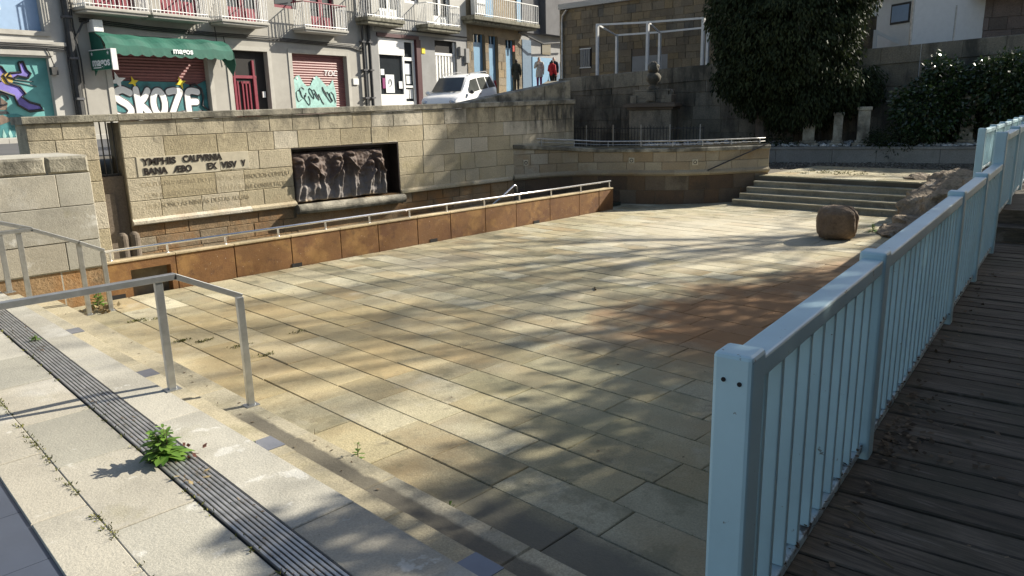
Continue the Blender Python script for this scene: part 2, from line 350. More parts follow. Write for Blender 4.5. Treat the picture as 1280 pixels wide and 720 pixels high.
# path helper for walls: polyline -> position and outward normal
class Path:
    def __init__(s, pts, side=1):
        s.p = [Vector((x, y)) for x, y in pts]; s.l = [0]
        for a, b in zip(s.p, s.p[1:]): s.l.append(s.l[-1]+(b-a).length)
        s.L = s.l[-1]; s.side = side
    def at(s, u):
        u = max(0, min(s.L, u)); i = 0
        while i < len(s.l)-2 and u > s.l[i+1]: i += 1
        a, b = s.p[i], s.p[i+1]; d = (b-a).normalized(); return a+d*(u-s.l[i]), Vector((d.y, -d.x))*s.side
    def xyz(s, u, o, z):
        p, n = s.at(u); q = p+n*o; return (q.x, q.y, z)
def smooth_path(pts, n=6):
    P = [Vector((*p, 0)) for p in pts]; P = [P[0]*2-P[1]]+P+[P[-1]*2-P[-2]]; out = []
    for i in range(1, len(P)-2):
        for j in range(n):
            t = j/n; a, b, c, d = P[i-1:i+3]
            q = .5*((2*b)+(c-a)*t+(2*a-5*b+4*c-d)*t*t+(3*b-a-3*c+d)*t**3); out.append((q.x, q.y))
    out.append(tuple(pts[-1])); return out
def block(mb, path, u0, u1, z0, z1, o, c=.012, t=.5, zt=None, back=-.02):
    """one dressed stone: chamfered front face standing o proud of the path"""
    if u1-u0 < .03: return
    za0, za1 = (z1, z1) if zt is None else zt
    nseg = 1 if len(path.p) < 3 else max(1, int((u1-u0)/.22))
    us = [u0+(u1-u0)*i/nseg for i in range(nseg+1)]; ui = [u0+c]+us[1:-1]+[u1-c]
    top = [za0+(za1-za0)*i/nseg for i in range(nseg+1)]; vs = []
    for i in range(nseg+1):
        vs += [path.xyz(us[i], back, z0), path.xyz(us[i], back, top[i]), path.xyz(us[i], o-c, z0), path.xyz(us[i], o-c, top[i]), path.xyz(ui[i], o, z0+c), path.xyz(ui[i], o, top[i]-c)]
    fs = []
    for i in range(nseg):
        a, b = 6*i, 6*i+6
        fs += [(a+4, b+4, b+5, a+5), (a+2, b+2, b+4, a+4), (a+5, b+5, b+3, a+3), (a+3, b+3, b+1, a+1), (a, b, b+2, a+2)]
    e = 6*nseg; fs += [(2, 4, 5, 3), (0, 2, 3, 1), (e+4, e+2, e+3, e+5), (e+2, e, e+1, e+3)]
    mb.add(vs, fs, t)
def ashlar(mb, path, zs, lmin, lmax, rng, u0=0, u1=None, clips=(), gap=.004, o=.02, jit=.004, ztop=None, c=.006):
    u1 = path.L if u1 is None else u1
    for za, zb in zip(zs, zs[1:]):
        cuts = [(a, b) for (a, b, ca, cb) in clips if ca < zb-.01 and cb > za+.01]
        segs = [(u0, u1)]
        for a, b in cuts: segs = [q for s0, s1 in segs for q in ((s0, min(s1, a)), (max(s0, b), s1)) if q[1]-q[0] > .02]
        for s0, s1 in segs:
            u = s0; first = True
            while u < s1-.02:
                L = rng.uniform(lmin, lmax)*(rng.uniform(.4, 1) if first else 1); first = False
                if s1-(u+L) < lmin*.5: L = s1-u
                block(mb, path, u+gap, min(s1, u+L)-gap, za+gap, zb-gap, o+rng.uniform(-jit, jit), c, rng.random())
                u += L
def slab(mb, x0, x1, y0, y1, z, rng, c=.006, th=.05, dz=.002):
    z += rng.uniform(-dz, dz); t = rng.random(); zb = z-th; j = lambda q: q+rng.uniform(-.0025, .0025); x0, x1, y0, y1 = map(j, (x0, x1, y0, y1))
    vs = [(x0, y0, zb), (x1, y0, zb), (x1, y1, zb), (x0, y1, zb), (x0, y0, z-c), (x1, y0, z-c), (x1, y1, z-c), (x0, y1, z-c), (x0+j(c), y0+j(c), z+j(0)), (x1-j(c), y0+j(c), z+j(0)), (x1-j(c), y1-j(c), z+j(0)), (x0+j(c), y1-j(c), z+j(0))]
    mb.add(vs, [(8, 9, 10, 11), (4, 5, 9, 8), (5, 6, 10, 9), (6, 7, 11, 10), (7, 4, 8, 11), (0, 1, 5, 4), (1, 2, 6, 5), (2, 3, 7, 6), (3, 0, 4, 7)], t)
def leaf(mb, p, d, n, L, W, t):
    d = d.normalized(); s = d.cross(n)
    if s.length < 1e-4: s = d.orthogonal()
    s = s.normalized()*W/2
    mb.add([p, p+d*L*.45+s, p+d*L, p+d*L*.45-s], [(0, 1, 2, 3)], t)
def rv(rng):
    while True:
        q = Vector((rng.uniform(-1, 1), rng.uniform(-1, 1), rng.uniform(-1, 1)))
        if .05 < q.length < 1: return q
def crown(mb, blobs, nclump, nleaf, L, W, rng, spread=.3, droop=0, shell=.55):
    tot = sum(r[0]*r[1]+r[1]*r[2]+r[0]*r[2] for c, r in blobs)
    for c, r in blobs:
        m = int(nclump*(r[0]*r[1]+r[1]*r[2]+r[0]*r[2])/tot)
        for _ in range(m):
            q = rv(rng); q = q.normalized()*(shell+(1-shell)*rng.random()**.6)*(1+.22*noise.noise(q*2.2+Vector(c)))
            p = Vector(c)+Vector((q.x*r[0], q.y*r[1], q.z*r[2])); tb = rng.random(); ax = (q+Vector((0, 0, -droop))).normalized()
            for _ in range(nleaf):
                e = rv(rng)*spread; d = (rv(rng)+ax*.8+Vector((0, 0, -droop))).normalized(); k = rng.uniform(.6, 1.3)
                leaf(mb, p+e, d, rv(rng), L*k, W*k, min(1, max(0, tb*.6+rng.random()*.4)))

# ------------------------------------------------------------------ camera, sun, sky
f_, pit, rol, yaw = 943.0, R_(13.456), R_(-1.358), R_(44.64)
fw = Vector((math.cos(yaw)*math.cos(pit), math.sin(yaw)*math.cos(pit), -math.sin(pit))); rt = Vector((math.sin(yaw), -math.cos(yaw), 0)); up = rt.cross(fw)
r2 = rt*math.cos(rol)+up*math.sin(rol); u2 = up*math.cos(rol)-rt*math.sin(rol)
cam = bpy.data.cameras.new('camera'); co_ = bpy.data.objects.new('camera', cam); COL.objects.link(co_); sc.camera = co_
co_.matrix_world = Matrix(((r2.x, u2.x, -fw.x, 0), (r2.y, u2.y, -fw.y, 0), (r2.z, u2.z, -fw.z, 0), (0, 0, 0, 1)))
cam.sensor_width = 36; cam.lens = 36*f_/1280; cam.clip_end = 600; cam.clip_start = .05
SAZ, SEL = R_(-17), R_(30.5)
sv = Vector((math.cos(SAZ)*math.cos(SEL), math.sin(SAZ)*math.cos(SEL), math.sin(SEL)))
sl = bpy.data.lights.new('sun', 'SUN'); so = bpy.data.objects.new('sun', sl); COL.objects.link(so)
sl.energy = 5.0; sl.angle = R_(.55); sl.color = (1, .93, .80); so.rotation_euler = sv.to_track_quat('Z', 'Y').to_euler(); so.location = (20, -10, 20)
w = bpy.data.worlds.new('World'); sc.world = w; w.use_nodes = True; wn = w.node_tree
sky = wn.nodes.new('ShaderNodeTexSky'); sky.sky_type = 'NISHITA'; sky.sun_disc = False; sky.sun_elevation = SEL; sky.sun_rotation = math.atan2(sv.x, sv.y); sky.air_density = 1.0; sky.dust_density = 1.5
bg = wn.nodes['Background']; wn.links.new(sky.outputs[0], bg.inputs[0]); bg.inputs[1].default_value = .075
sc.view_settings.view_transform = 'Standard'; sc.view_settings.look = 'None'; sc.view_settings.exposure = .98; sc.view_settings.gamma = 1
sc.render.engine = 'CYCLES'; sc.cycles.max_bounces = 6; sc.cycles.use_denoising = True

# ================================================================== SETTING
mb = MB(); mb.quad((-120, -120, -2.52), (140, -120, -2.52), (140, 140, -2.52), (-120, 140, -2.52)); struct(mb.build('ground', 'earth', origin=(0, 0, -2.52)))
mb = MB(); mb.box(2.3, 19, .2, 13.4, -2.51, -2.492); struct(mb.build('paving_bed', 'joint'))
rng = random.Random(5)
mb = MB(); x = 2.763-.377*0+.377
for _ in (0,):
    y = -.4
    while y < 10.9:
        e = min(10.985, y+rng.uniform(.7, 1.1)); slab(mb, 2.642, 3.136, y+.004, e-.004, FL, rng); y = e
while x < 17.6:
    y1 = 10.985 if x+.37 < 14.66 else 13.0
    y = .1-rng.random()*.6
    while y < y1-.1:
        L = rng.choice((.55, .7, .8, .85, .95, .6))*rng.uniform(.92, 1.08)
        e = min(y+L, y1)
        if y1-e < .25: e = y1
        slab(mb, x+.0028, x+.3742, y+.003, e-.003, FL, rng); y = e
    x += .377
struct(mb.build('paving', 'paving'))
# steps and terrace on the left (long stones running towards the basin wall)
def longrow(mb, x0, x1, z, lmin, lmax, rng, th, ya=-1, yb=10.98):
    y = ya
    while y < yb-.05:
        e = min(y+rng.uniform(lmin, lmax), yb)
        if yb-e < .4: e = yb
        slab(mb, x0, x1, y+.003, e-.003, z, rng, .01, th); y = e
rng = random.Random(8)
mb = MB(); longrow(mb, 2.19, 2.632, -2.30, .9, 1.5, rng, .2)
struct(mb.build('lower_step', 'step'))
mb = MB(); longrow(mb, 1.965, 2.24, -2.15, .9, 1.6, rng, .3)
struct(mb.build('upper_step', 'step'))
mb = MB()
sk = lambda y: .028*(y-2)
for i, (a, b) in enumerate(((1.565, 1.972), (.925, 1.355), (.66, .932), (-3, .02), (-6, -3.01))):
    y = -1.0-.4*i
    while y < 10.9:
        L = (rng.uniform(.75, .98) if i else rng.uniform(1.6, 2.2)) if i < 3 else 1.6; e = min(y+L, 10.98)
        if 10.98-e < .35: e = 10.98
        s0, s1 = (sk(y), sk(e)); z = TER+rng.uniform(-.002, .002); t = rng.random(); c = .005; g = .004
        ra = 0 if i == 0 else 1
        x00, x01, x10, x11 = a+s0+g, (b+s0*ra)-g, a+s1+g, (b+s1*ra)-g
        v = [(x00, y+g, z-.3), (x01, y+g, z-.3), (x11, e-g, z-.3), (x10, e-g, z-.3), (x00, y+g, z-c), (x01, y+g, z-c), (x11, e-g, z-c), (x10, e-g, z-c),
             (x00+c, y+g+c, z), (x01-c, y+g+c, z), (x11-c, e-g-c, z), (x10+c, e-g-c, z)]
        mb.add(v, [(8, 9, 10, 11), (4, 5, 9, 8), (5, 6, 10, 9), (6, 7, 11, 10), (7, 4, 8, 11), (0, 1, 5, 4), (1, 2, 6, 5), (2, 3, 7, 6), (3, 0, 4, 7)], t); y = e
struct(mb.build('terrace', 'terrace'))
mb = MB(); mb.box(-6, 1.355, -1.5, 10.97, -2.5, -2.022); mb.box(1.355, 1.95, -1.5, 10.97, -2.5, -2.06); struct(mb.build('terrace_bed', 'joint'))
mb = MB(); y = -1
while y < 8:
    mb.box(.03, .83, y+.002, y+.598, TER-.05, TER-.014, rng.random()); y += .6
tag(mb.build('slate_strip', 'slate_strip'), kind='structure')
# drainage grate
g = thing('drain_grate', 'long steel drain grate of parallel bars let into the pale terrace', 'drain', (1.46, 4.5, TER))
mb = MB(); mb.add([(1.355+sk(-1), -1, TER-.05), (1.565+sk(-1), -1, TER-.05), (1.565+sk(10.9), 10.9, TER-.05), (1.355+sk(10.9), 10.9, TER-.05)], [(0, 1, 2, 3)]); mb.build('channel', 'dark_void', g)
for i in range(8):
    mb = MB(); xo = 1.372+i*.0252; mb.bar((xo+sk(-1), -1, TER-.002), (xo+sk(10.9), 10.9, TER-.002), .0165, .016); mb.build('bar', 'steel_bar', g, bevel=.003)
mb = MB()
for xo in (1.359, 1.561): mb.bar((xo+sk(-1), -1, TER-.004), (xo+sk(10.9), 10.9, TER-.004), .006, .02)
for i in range(24): mb.bar((1.36+sk(i*.5-1), i*.5-1, TER-.022), (1.56+sk(i*.5-1), i*.5-1, TER-.022), .012, .012)
mb.build('frame', 'iron', g)
# glazed tiles in the upper step
for i, (y, lab) in enumerate(((2.40, 'blue-grey glazed square inset in the step, nearest the bottom edge of the view'), (4.46, 'blue-grey glazed square inset in the step beside the two thin grass tufts'),
                             (6.56, 'grey square inset in the step at the foot of the near steel handrail'), (8.53, 'farthest grey square inset in the step, below the basin corner'))):
    mb = MB(); mb.box(2.035, 2.232, y-.1, y+.1, -2.2, -2.143); tag(mb.build('inset_tile', 'slate', bevel=.002), lab, 'inset tile', 'square tiles inset in the step')

# landing and back yard
mb = MB(); mb.prism([(18.0, 3.0), (24.5, 1.0), (30, 1.0), (24, 19.5), (15.6, 19.0), (15.0, 13.05), (15.7, 12.2), (16.6, 10.6), (17.6, 9.6), (18.0, 9.3)], -2.48, LAND-.03); struct(mb.build('landing_bed', 'earth'))
rng = random.Random(3); mb = MB(); x = 18.02
while x < 20.9:
    y = 2.9+rng.random()*.5
    while y < 8.95:
        e = min(8.95, y+rng.uniform(.8, 1.3)); slab(mb, x, x+.56, y+.005, e-.005, LAND, rng, .006, .05, .004); y = e
    x += .57
struct(mb.build('landing', 'paving'))
# broad stairs
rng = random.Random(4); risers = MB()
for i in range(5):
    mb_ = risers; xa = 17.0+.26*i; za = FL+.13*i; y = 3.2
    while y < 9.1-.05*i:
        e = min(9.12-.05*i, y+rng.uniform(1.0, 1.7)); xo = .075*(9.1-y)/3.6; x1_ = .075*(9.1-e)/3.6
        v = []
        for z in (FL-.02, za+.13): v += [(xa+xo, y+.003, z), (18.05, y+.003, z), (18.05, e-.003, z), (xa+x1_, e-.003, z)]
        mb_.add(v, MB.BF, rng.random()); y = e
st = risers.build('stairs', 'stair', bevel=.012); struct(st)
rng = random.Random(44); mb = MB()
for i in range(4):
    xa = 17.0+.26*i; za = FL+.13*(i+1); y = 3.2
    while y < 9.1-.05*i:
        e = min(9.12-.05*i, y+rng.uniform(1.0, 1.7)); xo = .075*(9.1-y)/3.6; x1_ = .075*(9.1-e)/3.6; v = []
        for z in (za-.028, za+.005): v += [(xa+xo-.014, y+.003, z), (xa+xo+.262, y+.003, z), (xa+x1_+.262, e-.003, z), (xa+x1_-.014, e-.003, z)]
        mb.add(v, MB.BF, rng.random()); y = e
struct(mb.build('sunlit_stair_treads', 'step', bevel=.006))  # paler stone than the risers, carrying the sunlight on the treads in its colour

# ------------------------------------------------ relief wall on the left back of the basin
YW = 13.0
rw = thing('fountain_wall', 'long granite wall with latin bronze lettering and a carved panel behind the basin', 'wall', (9.5, YW, FL))
wp = Path([(4.385, YW), (15.6, YW)]); topz = lambda x: .03+(x-3)*.011
rng = random.Random(11)
zl = -1.70
zs = [zl, -1.35, -.98, -.65, -.325]
mb = MB(); nx0, nx1 = 7.35-4.385, 9.84-4.385
ashlar(mb, wp, zs, .42, .95, rng, clips=[(nx0, nx1, zl-.1, -.64)])
for a, b in ((2.965, 5.455),):                     # short course above the niche
    pass
u = nx0
while u < nx1-.02:                                  # lintel course closing the niche top
    L = min(rng.uniform(.6, 1.0), nx1-u)
    if nx1-u-L < .3: L = nx1-u
    block(mb, wp, u+.006, u+L-.006, -.64, -.625, .02, .004, rng.random()); u += L
for k_ in (1,):                                     # top course rises with the coping
    u = 0
    while u < wp.L-.02:
        L = min(rng.uniform(.45, .95), wp.L-u)
        if wp.L-u-L < .25: L = wp.L-u
        block(mb, wp, u+.004, u+L-.004, -.321, 0, .02+rng.uniform(-.004, .004), .006, rng.random(), (topz(4.385+u)-.118, topz(4.385+u+L)-.118)); u += L
mb.build('stonework', 'ashlar', rw)
mb = MB()
for (a, b, z0, z1) in ((4.39, 15.62, -.63, -.09), (4.39, 7.345, -2.5, -.63), (9.845, 15.62, -2.5, -.63), (7.345, 9.845, -2.5, -1.74)):
    mb.box(a, b, YW+.012, YW+.55, z0, z1)
mb.build('core', 'mortar', rw)
mb = MB(); ashlar(mb, wp, [-2.50, -2.2, -1.95, zl], .38, .75, rng, o=.005, clips=[(nx0-.05, nx1+.05, -1.9, -1.7)]); mb.build('plinth', 'ashlar_wet', rw)
mb = MB()
for (a, b) in ((4.385, 7.36), (9.84, 13.2)):        # drip moulding
    x = a
    while x < b-.05:
        e = min(b, x+rng.uniform(.9, 1.4)); t = rng.random()
        mb.add([(x, YW-.075, zl-.02), (e-.004, YW-.075, zl-.02), (e-.004, YW-.075, zl+.025), (x, YW-.075, zl+.025), (x, YW+.01, zl-.05), (e-.004, YW+.01, zl-.05), (e-.004, YW+.01, zl+.09), (x, YW+.01, zl+.09)],
               [(0, 1, 2, 3), (3, 2, 6, 7), (4, 5, 1, 0), (0, 3, 7, 4), (1, 5, 6, 2)], t); x = e
mb.build('ledge', 'ashlar', rw)
cp = Path([(3.05, YW), (15.62, YW)]); mb = MB(); u = 0; rng = random.Random(2)
while u < cp.L-.1:
    L = min(rng.uniform(.8, 1.35), cp.L-u); xa, xb = 3.05+u, 3.05+u+L
    za, zb = topz(xa), topz(xb)
    v = []
    for (xx, zz) in ((xa+.004, za), (xb-.004, zb)):
        v += [(xx, YW-.045, zz-.115), (xx, YW-.06, zz-.10), (xx, YW-.055, zz-.012), (xx, YW-.035, zz), (xx, YW+.6, zz), (xx, YW+.6, zz-.115)]
    mb.add(v, [(i, i+1, i+7, i+6) for i in range(5)]+[(5, 0, 6, 11), (0, 5, 4, 3, 2, 1), (6, 7, 8, 9, 10, 11)], rng.random()); u += L
mb.build('coping', 'coping', rw)
# upper parapet climbing with the street at the right end
pp = [(11.75, .11), (12.05, .15), (12.95, .29), (14.6, .51), (15.62, .655)]
mb = MB(); rng = random.Random(6)
for (xa, za), (xb, zb) in zip(pp, pp[1:]):
    n = max(1, round((xb-xa)/.75))
    for i in range(n):
        p, q = i/n, (i+1)/n; x0, x1 = xa+(xb-xa)*p+.004, xa+(xb-xa)*q-.004
        t = rng.random(); v = []
        for y in (YW+.10, YW+.5): v += [(x0, y, .05), (x1, y, .05), (x1, y, za+(zb-za)*q), (x0, y, za+(zb-za)*p)]
        mb.add(v, [(0, 1, 2, 3), (3, 2, 6, 7), (4, 7, 6, 5), (0, 3, 7, 4), (1, 5, 6, 2)], t)
mb.build('parapet', 'coping', rw, bevel=.02)
# inscription
mb = MB(); block(mb, wp, 4.57-4.385, 5.95-4.385, -.97, -.645, .026, .004, .6); block(mb, wp, 5.955-4.385, 6.49-4.385, -.95, -.645, .027, .004, .9)
pl = mb.build('inscription_slab', 'plaque', rw)
Xp, Zp = (1, 0, 0), (0, 0, 1)
for s, x, z, wd in (('YMPHIS', 4.66, -.775, .55), ('CALPVRNIA', 5.32, -.765, .68), ('BANA', 4.66, -.93, .38), ('ÆBO', 5.15, -.925, .31), ('EX', 5.72, -.915, .17), ('VISV', 5.98, -.91, .29), ('V', 6.35, -.90, .08)):
    text(s, .15, (x, YW-.030, z), Xp, Zp, 'bronze', rw, 'bronze_lettering', .005, .005, width=wd)
for s, x, z, wd in (('·CALPURNIA ABANA DO POBO DOS AEBISOCIOS CUMPLIU', 4.56, -1.13, 2.70), ('CON AGRADO O VOTO QUE FIXO Á RAIÑA CONSULTACION', 4.62, -1.31, 2.66), ('DUN·SOÑO ÁS NINFAS DESTAS AUGAS', 4.62, -1.49, 1.80)):
    text(s, .115, (x, YW-.0235, z), Xp, Zp, 'carved', rw, 'carved_lettering', .002, -.002, width=wd)
# carved panel with six veiled figures
heads = [(.06, .80, .055, .085), (.22, .84, .055, .085), (.475, .84, .05, .08), (.61, .90, .05, .07), (.83, .66, .05, .10), (.92, .84, .045, .09)]
PX0, PX1, PZ0, PZ1 = 7.37, 9.50, -1.70, -.74
NU, NV = 150, 74
def relief_h(u, v):
    h = .05+.045*max(0, 1-v)                          # ground swelling out towards the sill
    for i, (a, b, ra, rb) in enumerate(heads):
        dx, dz = (u-a)/(ra*1.05), (v-b)/(rb*1.15)
        hood = .135*math.exp(-(dx*dx+dz*dz)**2*.7)
        face = .05*math.exp(-(((u-a+.018)/(ra*.5))**2+((v-b+.025)/(rb*.6))**2))   # hollow of the hood
        h = max(h, hood-face*.8)
        if v < b+.02:
            drop = b+.02-v; wd = ra*(1.4+.7*min(1, drop*1.5)); lean = (.05 if i % 2 else -.04)*drop
            q = (u-a-lean)/wd; cloak = (.125-.02*drop)*math.exp(-abs(q)**2.6)*min(1, .6+drop*4)
            cloak += (.022*math.sin(q*5.5+i*1.7+drop*6)+.012*math.sin(q*11+i+drop*3))*math.exp(-q*q)*min(1, drop*2.5)
            arm = .045*math.exp(-((drop-.22-.25*q*(1 if i % 2 else -1))/.035)**2)*math.exp(-q*q*1.4)
            h = max(h, cloak+arm)
    return h*1.08+.022*noise.fractal(Vector((u*11, v*6, 1)), 1, 2, 4)
mb = MB(); vs = []; fs = []
for j in range(NV+1):
    for i in range(NU+1):
        u, v = i/NU, j/NV; ue = min(u, 1-u); ve = min(v, 1-v)
        e = min(1, ue/.02)*min(1, ve/.03)
        x = PX0+(PX1-PX0)*u+.015*noise.noise(Vector((u*3, v*9, 5))); z = PZ0+(PZ1-PZ0)*v+.05*(noise.noise(Vector((u*6, 2, 2))) if v > .9 or v < .08 else 0)
        vs.append((x, YW+.16-(.02+relief_h(u, v)*1.55)*e, z))
for j in range(NV):
    for i in range(NU): a = j*(NU+1)+i; fs.append((a, a+1, a+NU+2, a+NU+1))
nb = len(vs); ring = [i for i in range(NU+1)]+[j*(NU+1)+NU for j in range(1, NV+1)]+[NV*(NU+1)+i for i in range(NU-1, -1, -1)]+[j*(NU+1) for j in range(NV-1, 0, -1)]
for i in ring: vs.append((vs[i][0], YW+.30, vs[i][2]))
n = len(ring); fs += [(ring[i], nb+i, nb+(i+1) % n, ring[(i+1) % n]) for i in range(n)]
mb.add(vs, fs); mb.build('carved_panel', 'relief', rw, smooth=True)
mb = MB(); mb.box(7.345, 9.845, YW+.30, YW+.5, -1.74, -.63)       # niche back and lining
mb.build('niche_back', 'bronze', rw)
mb = MB(); mb.box(7.346, 9.844, YW-.015, YW+.30, -.672, -.645); mb.box(9.815, 9.846, YW-.02, YW+.30, -1.9, -.673); mb.build('niche_lining', 'bronze', rw)
mb = MB(); mb.box(7.36, 9.84, YW-.01, YW+.3, -2.5, -1.712); mb.build('niche_sill', 'ashlar_wet', rw)
mb = MB(); mb.tube([(7.33, YW-.10, -1.79), (8.1, YW-.10, -1.80), (9.0, YW-.1, -1.81), (9.86, YW-.10, -1.82)], [.092, .1, .097, .092], 18); mb.build('stone_roll', 'coping', rw, smooth=False)
# left end: short wall, slot with bars
lw = thing('gate_wall', 'short granite wall end beside the barred gap at the mural', 'wall', (3.5, YW, FL))
lp_ = Path([(3.09, YW), (4.03, YW)]); rng = random.Random(21); mb = MB(); ashlar(mb, lp_, [-2.5, -2.1, -1.73, -1.3, -.98, -.65, -.325, -.075], .4, .7, rng); mb.build('stonework', 'ashlar', lw)
mb = MB(); mb.box(3.095, 4.025, YW+.012, YW+.55, -2.5, -.06); mb.build('core', 'ashlar', lw)
mb = MB(); mb.box(4.035, 4.38, YW+.1, YW+.5, -2.5, -.93); mb.box(4.05, 4.2, YW+.06, YW+.1, -2.5, -1.2); mb.build('slot_sill', 'brown_stone', lw)
for i in range(4):
    mb = MB(); mb.tube([(4.07+i*.09, YW+.18, -.93), (4.07+i*.09, YW+.18, -.06)], .011, 6); mb.build('bar', 'iron', lw)
mb = MB(); mb.bar((4.04, YW+.18, -.90), (4.38, YW+.18, -.90), .02, .03); mb.build('rail', 'iron', lw)
for i, (x, lab) in enumerate(((4.06, 'left of two round-topped brown stone posts at the slot foot'), (4.235, 'right of two round-topped brown stone posts at the slot foot'))):
    mb = MB(); mb.lathe((x, 12.55, FL), [(.075, 0), (.078, .4), (.08, .58), (.07, .64), (.04, .675), (.0, .685)], 14); tag(mb.build('stone_post', 'brown_stone'), lab, 'stone post', 'stone posts at the slot')
# left block
bl = thing('stone_block_wall', 'big pale stone block wall left of the basin with rough capstones', 'wall', (1.5, 11, FL))
bp = Path([(-3.0, 11.0), (3.27, 11.0)]); rng = random.Random(31); mb = MB()
ashlar(mb, bp, [-1.955, -1.58, -1.12, -.70], .8, 1.5, rng); mb.build('stonework', 'terrace', bl)
mb = MB(); ashlar(mb, bp, [-2.5, -1.96], .5, .8, rng, o=-.01); mb.build('plinth', 'ashlar_wet', bl)
mb = MB(); ashlar(mb, bp, [-.70, -.475], .5, 1.2, rng, o=.035, jit=.015, c=.03); mb.build('capstones', 'coping', bl)
mb = MB(); mb.box(-3, 3.262, 11.012, 12.3, -2.5, -.49); mb.box(-3.0, 3.27, 11.02, 12.3, -.489, -.478); mb.build('core', 'terrace', bl)

# ------------------------------------------------ rust stained ramp wall and its rail
rp = thing('ramp_wall', 'low rust brown concrete wall of panels along the basin edge', 'low wall', (9, 11, FL))
jx = [3.30, 4.23, 5.12, 6.08, 7.01, 7.79, 8.68, 9.49, 10.42, 11.32, 12.39, 13.4, 14.13, 14.68]
rng = random.Random(41)
for i, (a, b) in enumerate(zip(jx, jx[1:])):
    mb = MB(); t = rng.random(); oy = rng.uniform(-.004, .004)
    if i == 0:
        mb.box(a, 3.60, 11.0, 11.16, -2.47, -1.955, t); mb.box(3.60, 4.15, 11.0, 11.16, -2.08, -1.955, t); mb.box(4.15, b-.006, 11.0, 11.16, -2.47, -1.955, t)
    else: mb.box(a+.006, b-.006, 11.0+oy, 11.16+oy, -2.47, -1.955, t)
    mb.build('panel', 'rust', rp, bevel=.006 if i else 0)
mb = MB()
for a, b in zip(jx, jx[1:]): mb.box(a+.003, b-.003, 10.985, 11.18, -1.955, -1.925, rng.random())
mb.build('cap', 'sunlit_rust_cap', rp, bevel=.006)
mb = MB(); mb.box(3.25, 14.6, 11.17, 11.22, -2.5, -1.96); mb.build('backing', 'mortar', rp)
for x in (3.40, 6.15, 9.05, 11.94):
    mb = MB(); mb.box(x-.09, x+.09, 10.991, 11.05, FL-.01, FL+.058); mb.build('weep_hole', 'dark_void', rp)
mb = MB(); mb.box(3.6, 4.15, 11.3, 11.34, -2.5, -2.16); mb.build('opening_back', 'ashlar', rp)
mb = MB(); mb.box(3.0, 15.4, 11.3, 13.3, -2.5, -2.36); struct(mb.build('basin_water', 'water'))
hr = thing('handrail', 'long bright steel handrail running along the rust brown low wall', 'handrail', (9, 11.1, -1.92))
mb = MB(); mb.tube([(3.30, 11.07, -1.79), (7.0, 11.07, -1.785), (11, 11.07, -1.785), (14.66, 11.07, -1.775)], .021, 12); mb.build('rail', 'steel_bright', hr, smooth=True)
for x in (3.39, 4.16, 5.03, 5.91, 6.78, 7.67, 8.56, 9.47, 10.47, 11.5, 12.51, 13.54, 14.62):
    mb = MB(); mb.tube([(x, 11.07, -1.93), (x, 11.07, -1.80)], .015, 8); mb.lathe((x, 11.07, -1.925), [(.035, 0), (.035, .008), (.015, .012)], 10); mb.build('post', 'steel_bright', hr)
lt = MB(); lt.tube([(11.15, 11.6, -2.05), (11.55, 11.6, -1.85), (11.86, 11.6, -1.68), (11.91, 11.6, -1.66), (11.95, 11.6, -1.68), (12.02, 11.6, -2.1)], .022, 10)
tag(lt.build('grab_rail', 'steel_bright', smooth=True), 'bent white tube grab rail rising behind the long handrail', 'grab rail')

# ------------------------------------------------ curved wall
cw = thing('curved_wall', 'low curved buff granite wall below the upper landing', 'wall', (16, 11, FL))
cpts = smooth_path([(13.3, 13.0), (14.6, 12.62), (15.45, 11.85), (15.9, 10.95), (16.35, 10.25), (16.95, 9.72), (17.6, 9.32), (18.35, 8.88)])
cpath = Path(cpts, 1)
cz = lambda u: -.88-.18*min(1, u/(cpath.L*.35))
rng = random.Random(51)
mb = MB(); ashlar(mb, cpath, [-1.68, -1.4, -1.13], .35, .75, rng, o=.02)
u = 0
while u < cpath.L-.05:
    L = min(rng.uniform(.4, .8), cpath.L-u)
    if cpath.L-u-L < .2: L = cpath.L-u
    z0_ = -1.13; block(mb, cpath, u+.006, u+L-.006, z0_, 0, .02+rng.uniform(-.006, .006), .012, rng.random(), (max(z0_+.03, cz(u)-.1), max(z0_+.03, cz(u+L)-.1)))
    u += L
mb.build('stonework', 'ashlar_curved', cw)
mb = MB(); ashlar(mb, cpath, [-2.5, -2.1, -1.74], .4, .8, rng, o=.01); mb.build('plinth', 'plinth_dark', cw)
mb = MB()
def strip(mb, path, prof, du, zoff=None, rng=rng):
    u = 0
    while u < path.L-.05:
        L = min(du*rng.uniform(.8, 1.2), path.L-u); n = 4; vs = []
        for i in range(n+1):
            uu = u+.003+(L-.006)*i/n; dz = zoff(uu) if zoff else 0
            vs += [path.xyz(uu, o, z+dz) for o, z in prof]
        m = len(prof); fs = [(i*m+j, (i+1)*m+j, (i+1)*m+j+1, i*m+j+1) for i in range(n) for j in range(m-1)]
        fs += [tuple(range(m)), tuple(range(n*m+m-1, n*m-1, -1))]; mb.add(vs, fs, rng.random()); u += L
strip(mb, cpath, [(-.45, -.10), (.05, -.10), (.065, -.085), (.065, -.02), (.05, 0), (-.45, 0)], .7, cz); mb.build('coping', 'coping', cw)
mb = MB(); strip(mb, cpath, [(-.0, -1.75), (.03, -1.74), (.075, -1.70), (.075, -1.66), (.02, -1.60)], .9); mb.build('ledge', 'ashlar_curved', cw)
mb = MB(); n = 30
for i in range(n): mb.quad(cpath.xyz(cpath.L*i/n, -.0, -2.5), cpath.xyz(cpath.L*(i+1)/n, -.0, -2.5), cpath.xyz(cpath.L*(i+1)/n, -.0, -1.02), cpath.xyz(cpath.L*i/n, -.0, -1.02))
